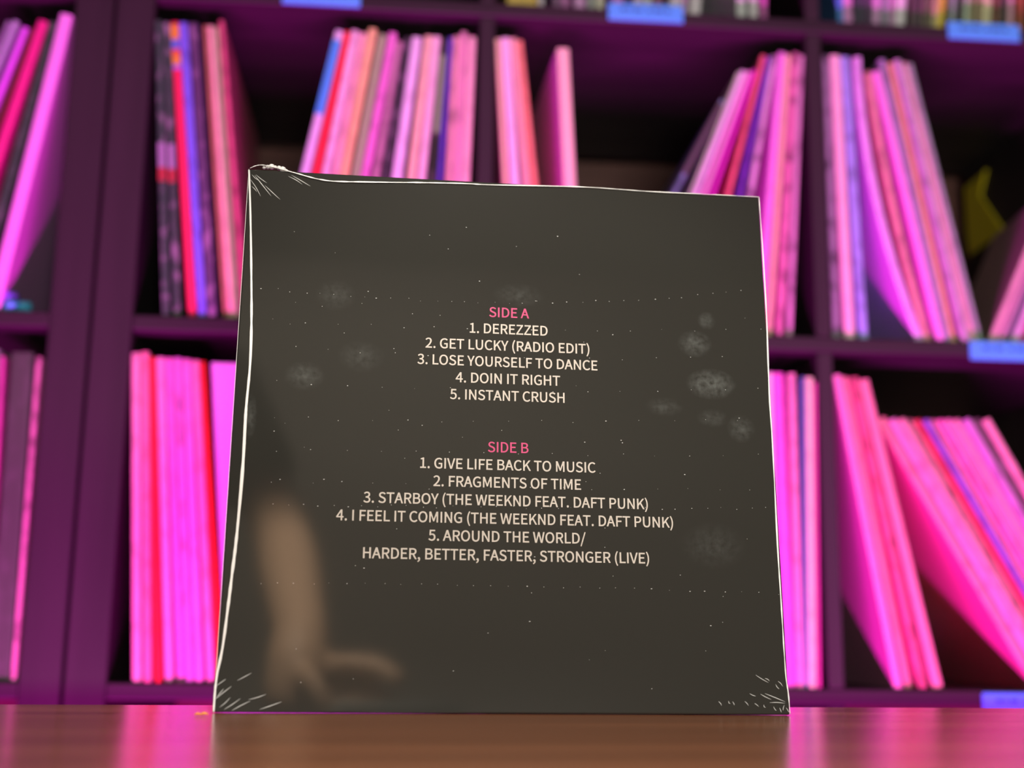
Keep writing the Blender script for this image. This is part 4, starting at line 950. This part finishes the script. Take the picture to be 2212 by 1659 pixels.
# right hand: palm over the phone's end, index on its top edge, the others behind, thumb in front
limb(bm, [WRR, q(-0.052, -0.055, 0.897), q(-0.056, -0.052, 0.862)], [0.032, 0.035, 0.033])
limb(bm, [q(-0.030, -0.048, 0.890), q(0.005, -0.052, 0.896), q(0.036, -0.040, 0.892), q(0.056, -0.028, 0.880)], [0.015, 0.0135, 0.0130, 0.0115], 10)
limb(bm, [q(-0.030, -0.052, 0.880), q(0.006, -0.064, 0.876), q(0.040, -0.056, 0.865), q(0.060, -0.050, 0.853)], [0.013, 0.0115, 0.0105, 0.0095], 10)
limb(bm, [q(-0.032, -0.054, 0.862), q(0.002, -0.066, 0.853), q(0.034, -0.058, 0.843), q(0.052, -0.048, 0.834)], [0.012, 0.011, 0.010, 0.009], 10)
limb(bm, [q(-0.036, -0.052, 0.846), q(-0.008, -0.062, 0.833), q(0.016, -0.055, 0.822), q(0.030, -0.046, 0.814)], [0.011, 0.0095, 0.009, 0.008], 10)
limb(bm, [q(-0.050, -0.032, 0.885), q(-0.038, -0.006, 0.868), q(-0.028, 0.004, 0.850), q(-0.022, 0.004, 0.836)], [0.014, 0.0125, 0.0115, 0.009], 10)
# left hand hanging, slightly curled
limb(bm, [WRL, q(-0.548, -0.38, 0.80), q(-0.546, -0.365, 0.76)], [0.028, 0.034, 0.032])
for k, (dy, ln) in enumerate(((0.024, 0.070), (0.008, 0.080), (-0.008, 0.074), (-0.024, 0.058))):
    limb(bm, [q(-0.546, -0.362 + dy, 0.765), q(-0.540, -0.352 + dy, 0.765 - ln * 0.55), q(-0.525, -0.348 + dy, 0.765 - ln)], [0.011, 0.0095, 0.008], 10)
limb(bm, [q(-0.546, -0.345, 0.80), q(-0.536, -0.318, 0.775), q(-0.530, -0.310, 0.748)], [0.013, 0.011, 0.009], 10)
fused('body', bm, M_SKIN, pr, 0.005)
# clothing
bm = bmesh.new()
limb(bm, [q(PX, -0.60, 0.90), q(PX, -0.57, 1.10), q(PX, -0.50, 1.28), q(PX, -0.455, 1.385)], [0.150, 0.140, 0.152, 0.105])
limb(bm, [q(-0.19, -0.44, 1.37), q(PX, -0.46, 1.375), q(-0.49, -0.45, 1.37)], [0.072, 0.095, 0.072])
limb(bm, [SHR, q(-0.125, -0.33, 1.24), q(-0.110, -0.30, 1.195)], [0.068, 0.064, 0.064])
limb(bm, [SHL, q(-0.545, -0.48, 1.22), q(-0.552, -0.487, 1.18)], [0.068, 0.064, 0.064])
fused('shirt', bm, M_SHIRT, pr, 0.008)
bm = bmesh.new()
limb(bm, [q(PX, -0.60, 0.97), q(PX, -0.60, 0.88)], [0.142, 0.145])
for s in (-1, 1):
    limb(bm, [q(PX + s * 0.085, -0.60, 0.90), q(PX + s * 0.10, -0.585, 0.50), q(PX + s * 0.10, -0.625, 0.30), q(PX + s * 0.10, -0.635, 0.10)],
         [0.102, 0.074, 0.068, 0.060])
fused('trousers', bm, M_TROUS, pr, 0.008)
for s in (-1, 1):
    bm = bmesh.new()
    ell(bm, q(PX + s * 0.10, -0.62, 0.055), (0.045, 0.06, 0.055))
    ell(bm, q(PX + s * 0.105, -0.53, 0.040), (0.047, 0.10, 0.040))
    fused('shoe', bm, M_SHOE, pr, 0.006)
bm = bmesh.new()
ell(bm, q(PX, -0.432, 1.645), (0.084, 0.100, 0.092), (-0.25, 0, 0))
ell(bm, q(PX, -0.468, 1.590), (0.074, 0.066, 0.085))
fused('hair', bm, M_HAIR, pr, 0.006)
for s in (-1, 1):
    bm = bmesh.new()
    ell(bm, q(PX + s * 0.030, -0.3345, 1.612), (0.013, 0.012, 0.009), sub=2)
    e = obj('eye', bm, M_EYE, pr, smooth=True)
    bm = bmesh.new()
    ell(bm, q(PX + s * 0.030, -0.3235, 1.610), (0.005, 0.0025, 0.005), sub=2)
    obj('pupil', bm, M_PUPIL, e, smooth=True)

# phone held low and upside down, its camera near the table
ph = thing('smartphone', 'dark phone mirrored at the bottom of the album film, held low over the table', 'phone')
ph.matrix_world = Matrix(((r2.x, fw.x, u2.x, 0), (r2.y, fw.y, u2.y, 0), (r2.z, fw.z, u2.z, CAM_Z), (0, 0, 0, 1)))
M_PHB = plain('phone_glass', (0.03, 0.035, 0.035), 0.25)
M_PHR = plain('phone_rim', (0.35, 0.42, 0.42), 0.3)
def rrect(bm, x0, x1, z0, z1, r, y0, y1, n=6):
    ring = []
    for cx_, cz_, a0 in ((x1 - r, z1 - r, 0), (x0 + r, z1 - r, 90), (x0 + r, z0 + r, 180), (x1 - r, z0 + r, 270)):
        for k in range(n + 1):
            a = math.radians(a0 + 90 * k / n)
            ring.append((cx_ + r * math.cos(a), cz_ + r * math.sin(a)))
    A = [bm.verts.new((x, y0, z)) for x, z in ring]
    B = [bm.verts.new((x, y1, z)) for x, z in ring]
    m = len(ring)
    for i in range(m):
        bm.faces.new((A[i], A[(i + 1) % m], B[(i + 1) % m], B[i]))
    bm.faces.new(A[::-1]); bm.faces.new(B)
    bmesh.ops.recalc_face_normals(bm, faces=bm.faces[:])
    return bm
obj('frame', rrect(bmesh.new(), -0.014, 0.136, -0.012, 0.068, 0.012, -0.021, -0.0135), M_PHR, ph)
obj('back_glass', rrect(bmesh.new(), -0.010, 0.132, -0.008, 0.064, 0.009, -0.0140, -0.0130), M_PHB, ph)
obj('camera_plate', rrect(bmesh.new(), -0.009, 0.029, -0.007, 0.031, 0.008, -0.0131, -0.0115), M_PHB, ph)
for lx, lz in ((0.0, 0.0), (0.0, 0.021), (0.019, 0.011)):
    bm = bmesh.new()
    bmesh.ops.create_cone(bm, cap_ends=True, segments=24, radius1=0.0068, radius2=0.0068, depth=0.002,
                          matrix=Matrix.Translation((lx, -0.0108, lz)) @ Matrix.Rotation(PI / 2, 4, 'X'))
    obj('lens', bm, M_PHR, ph)
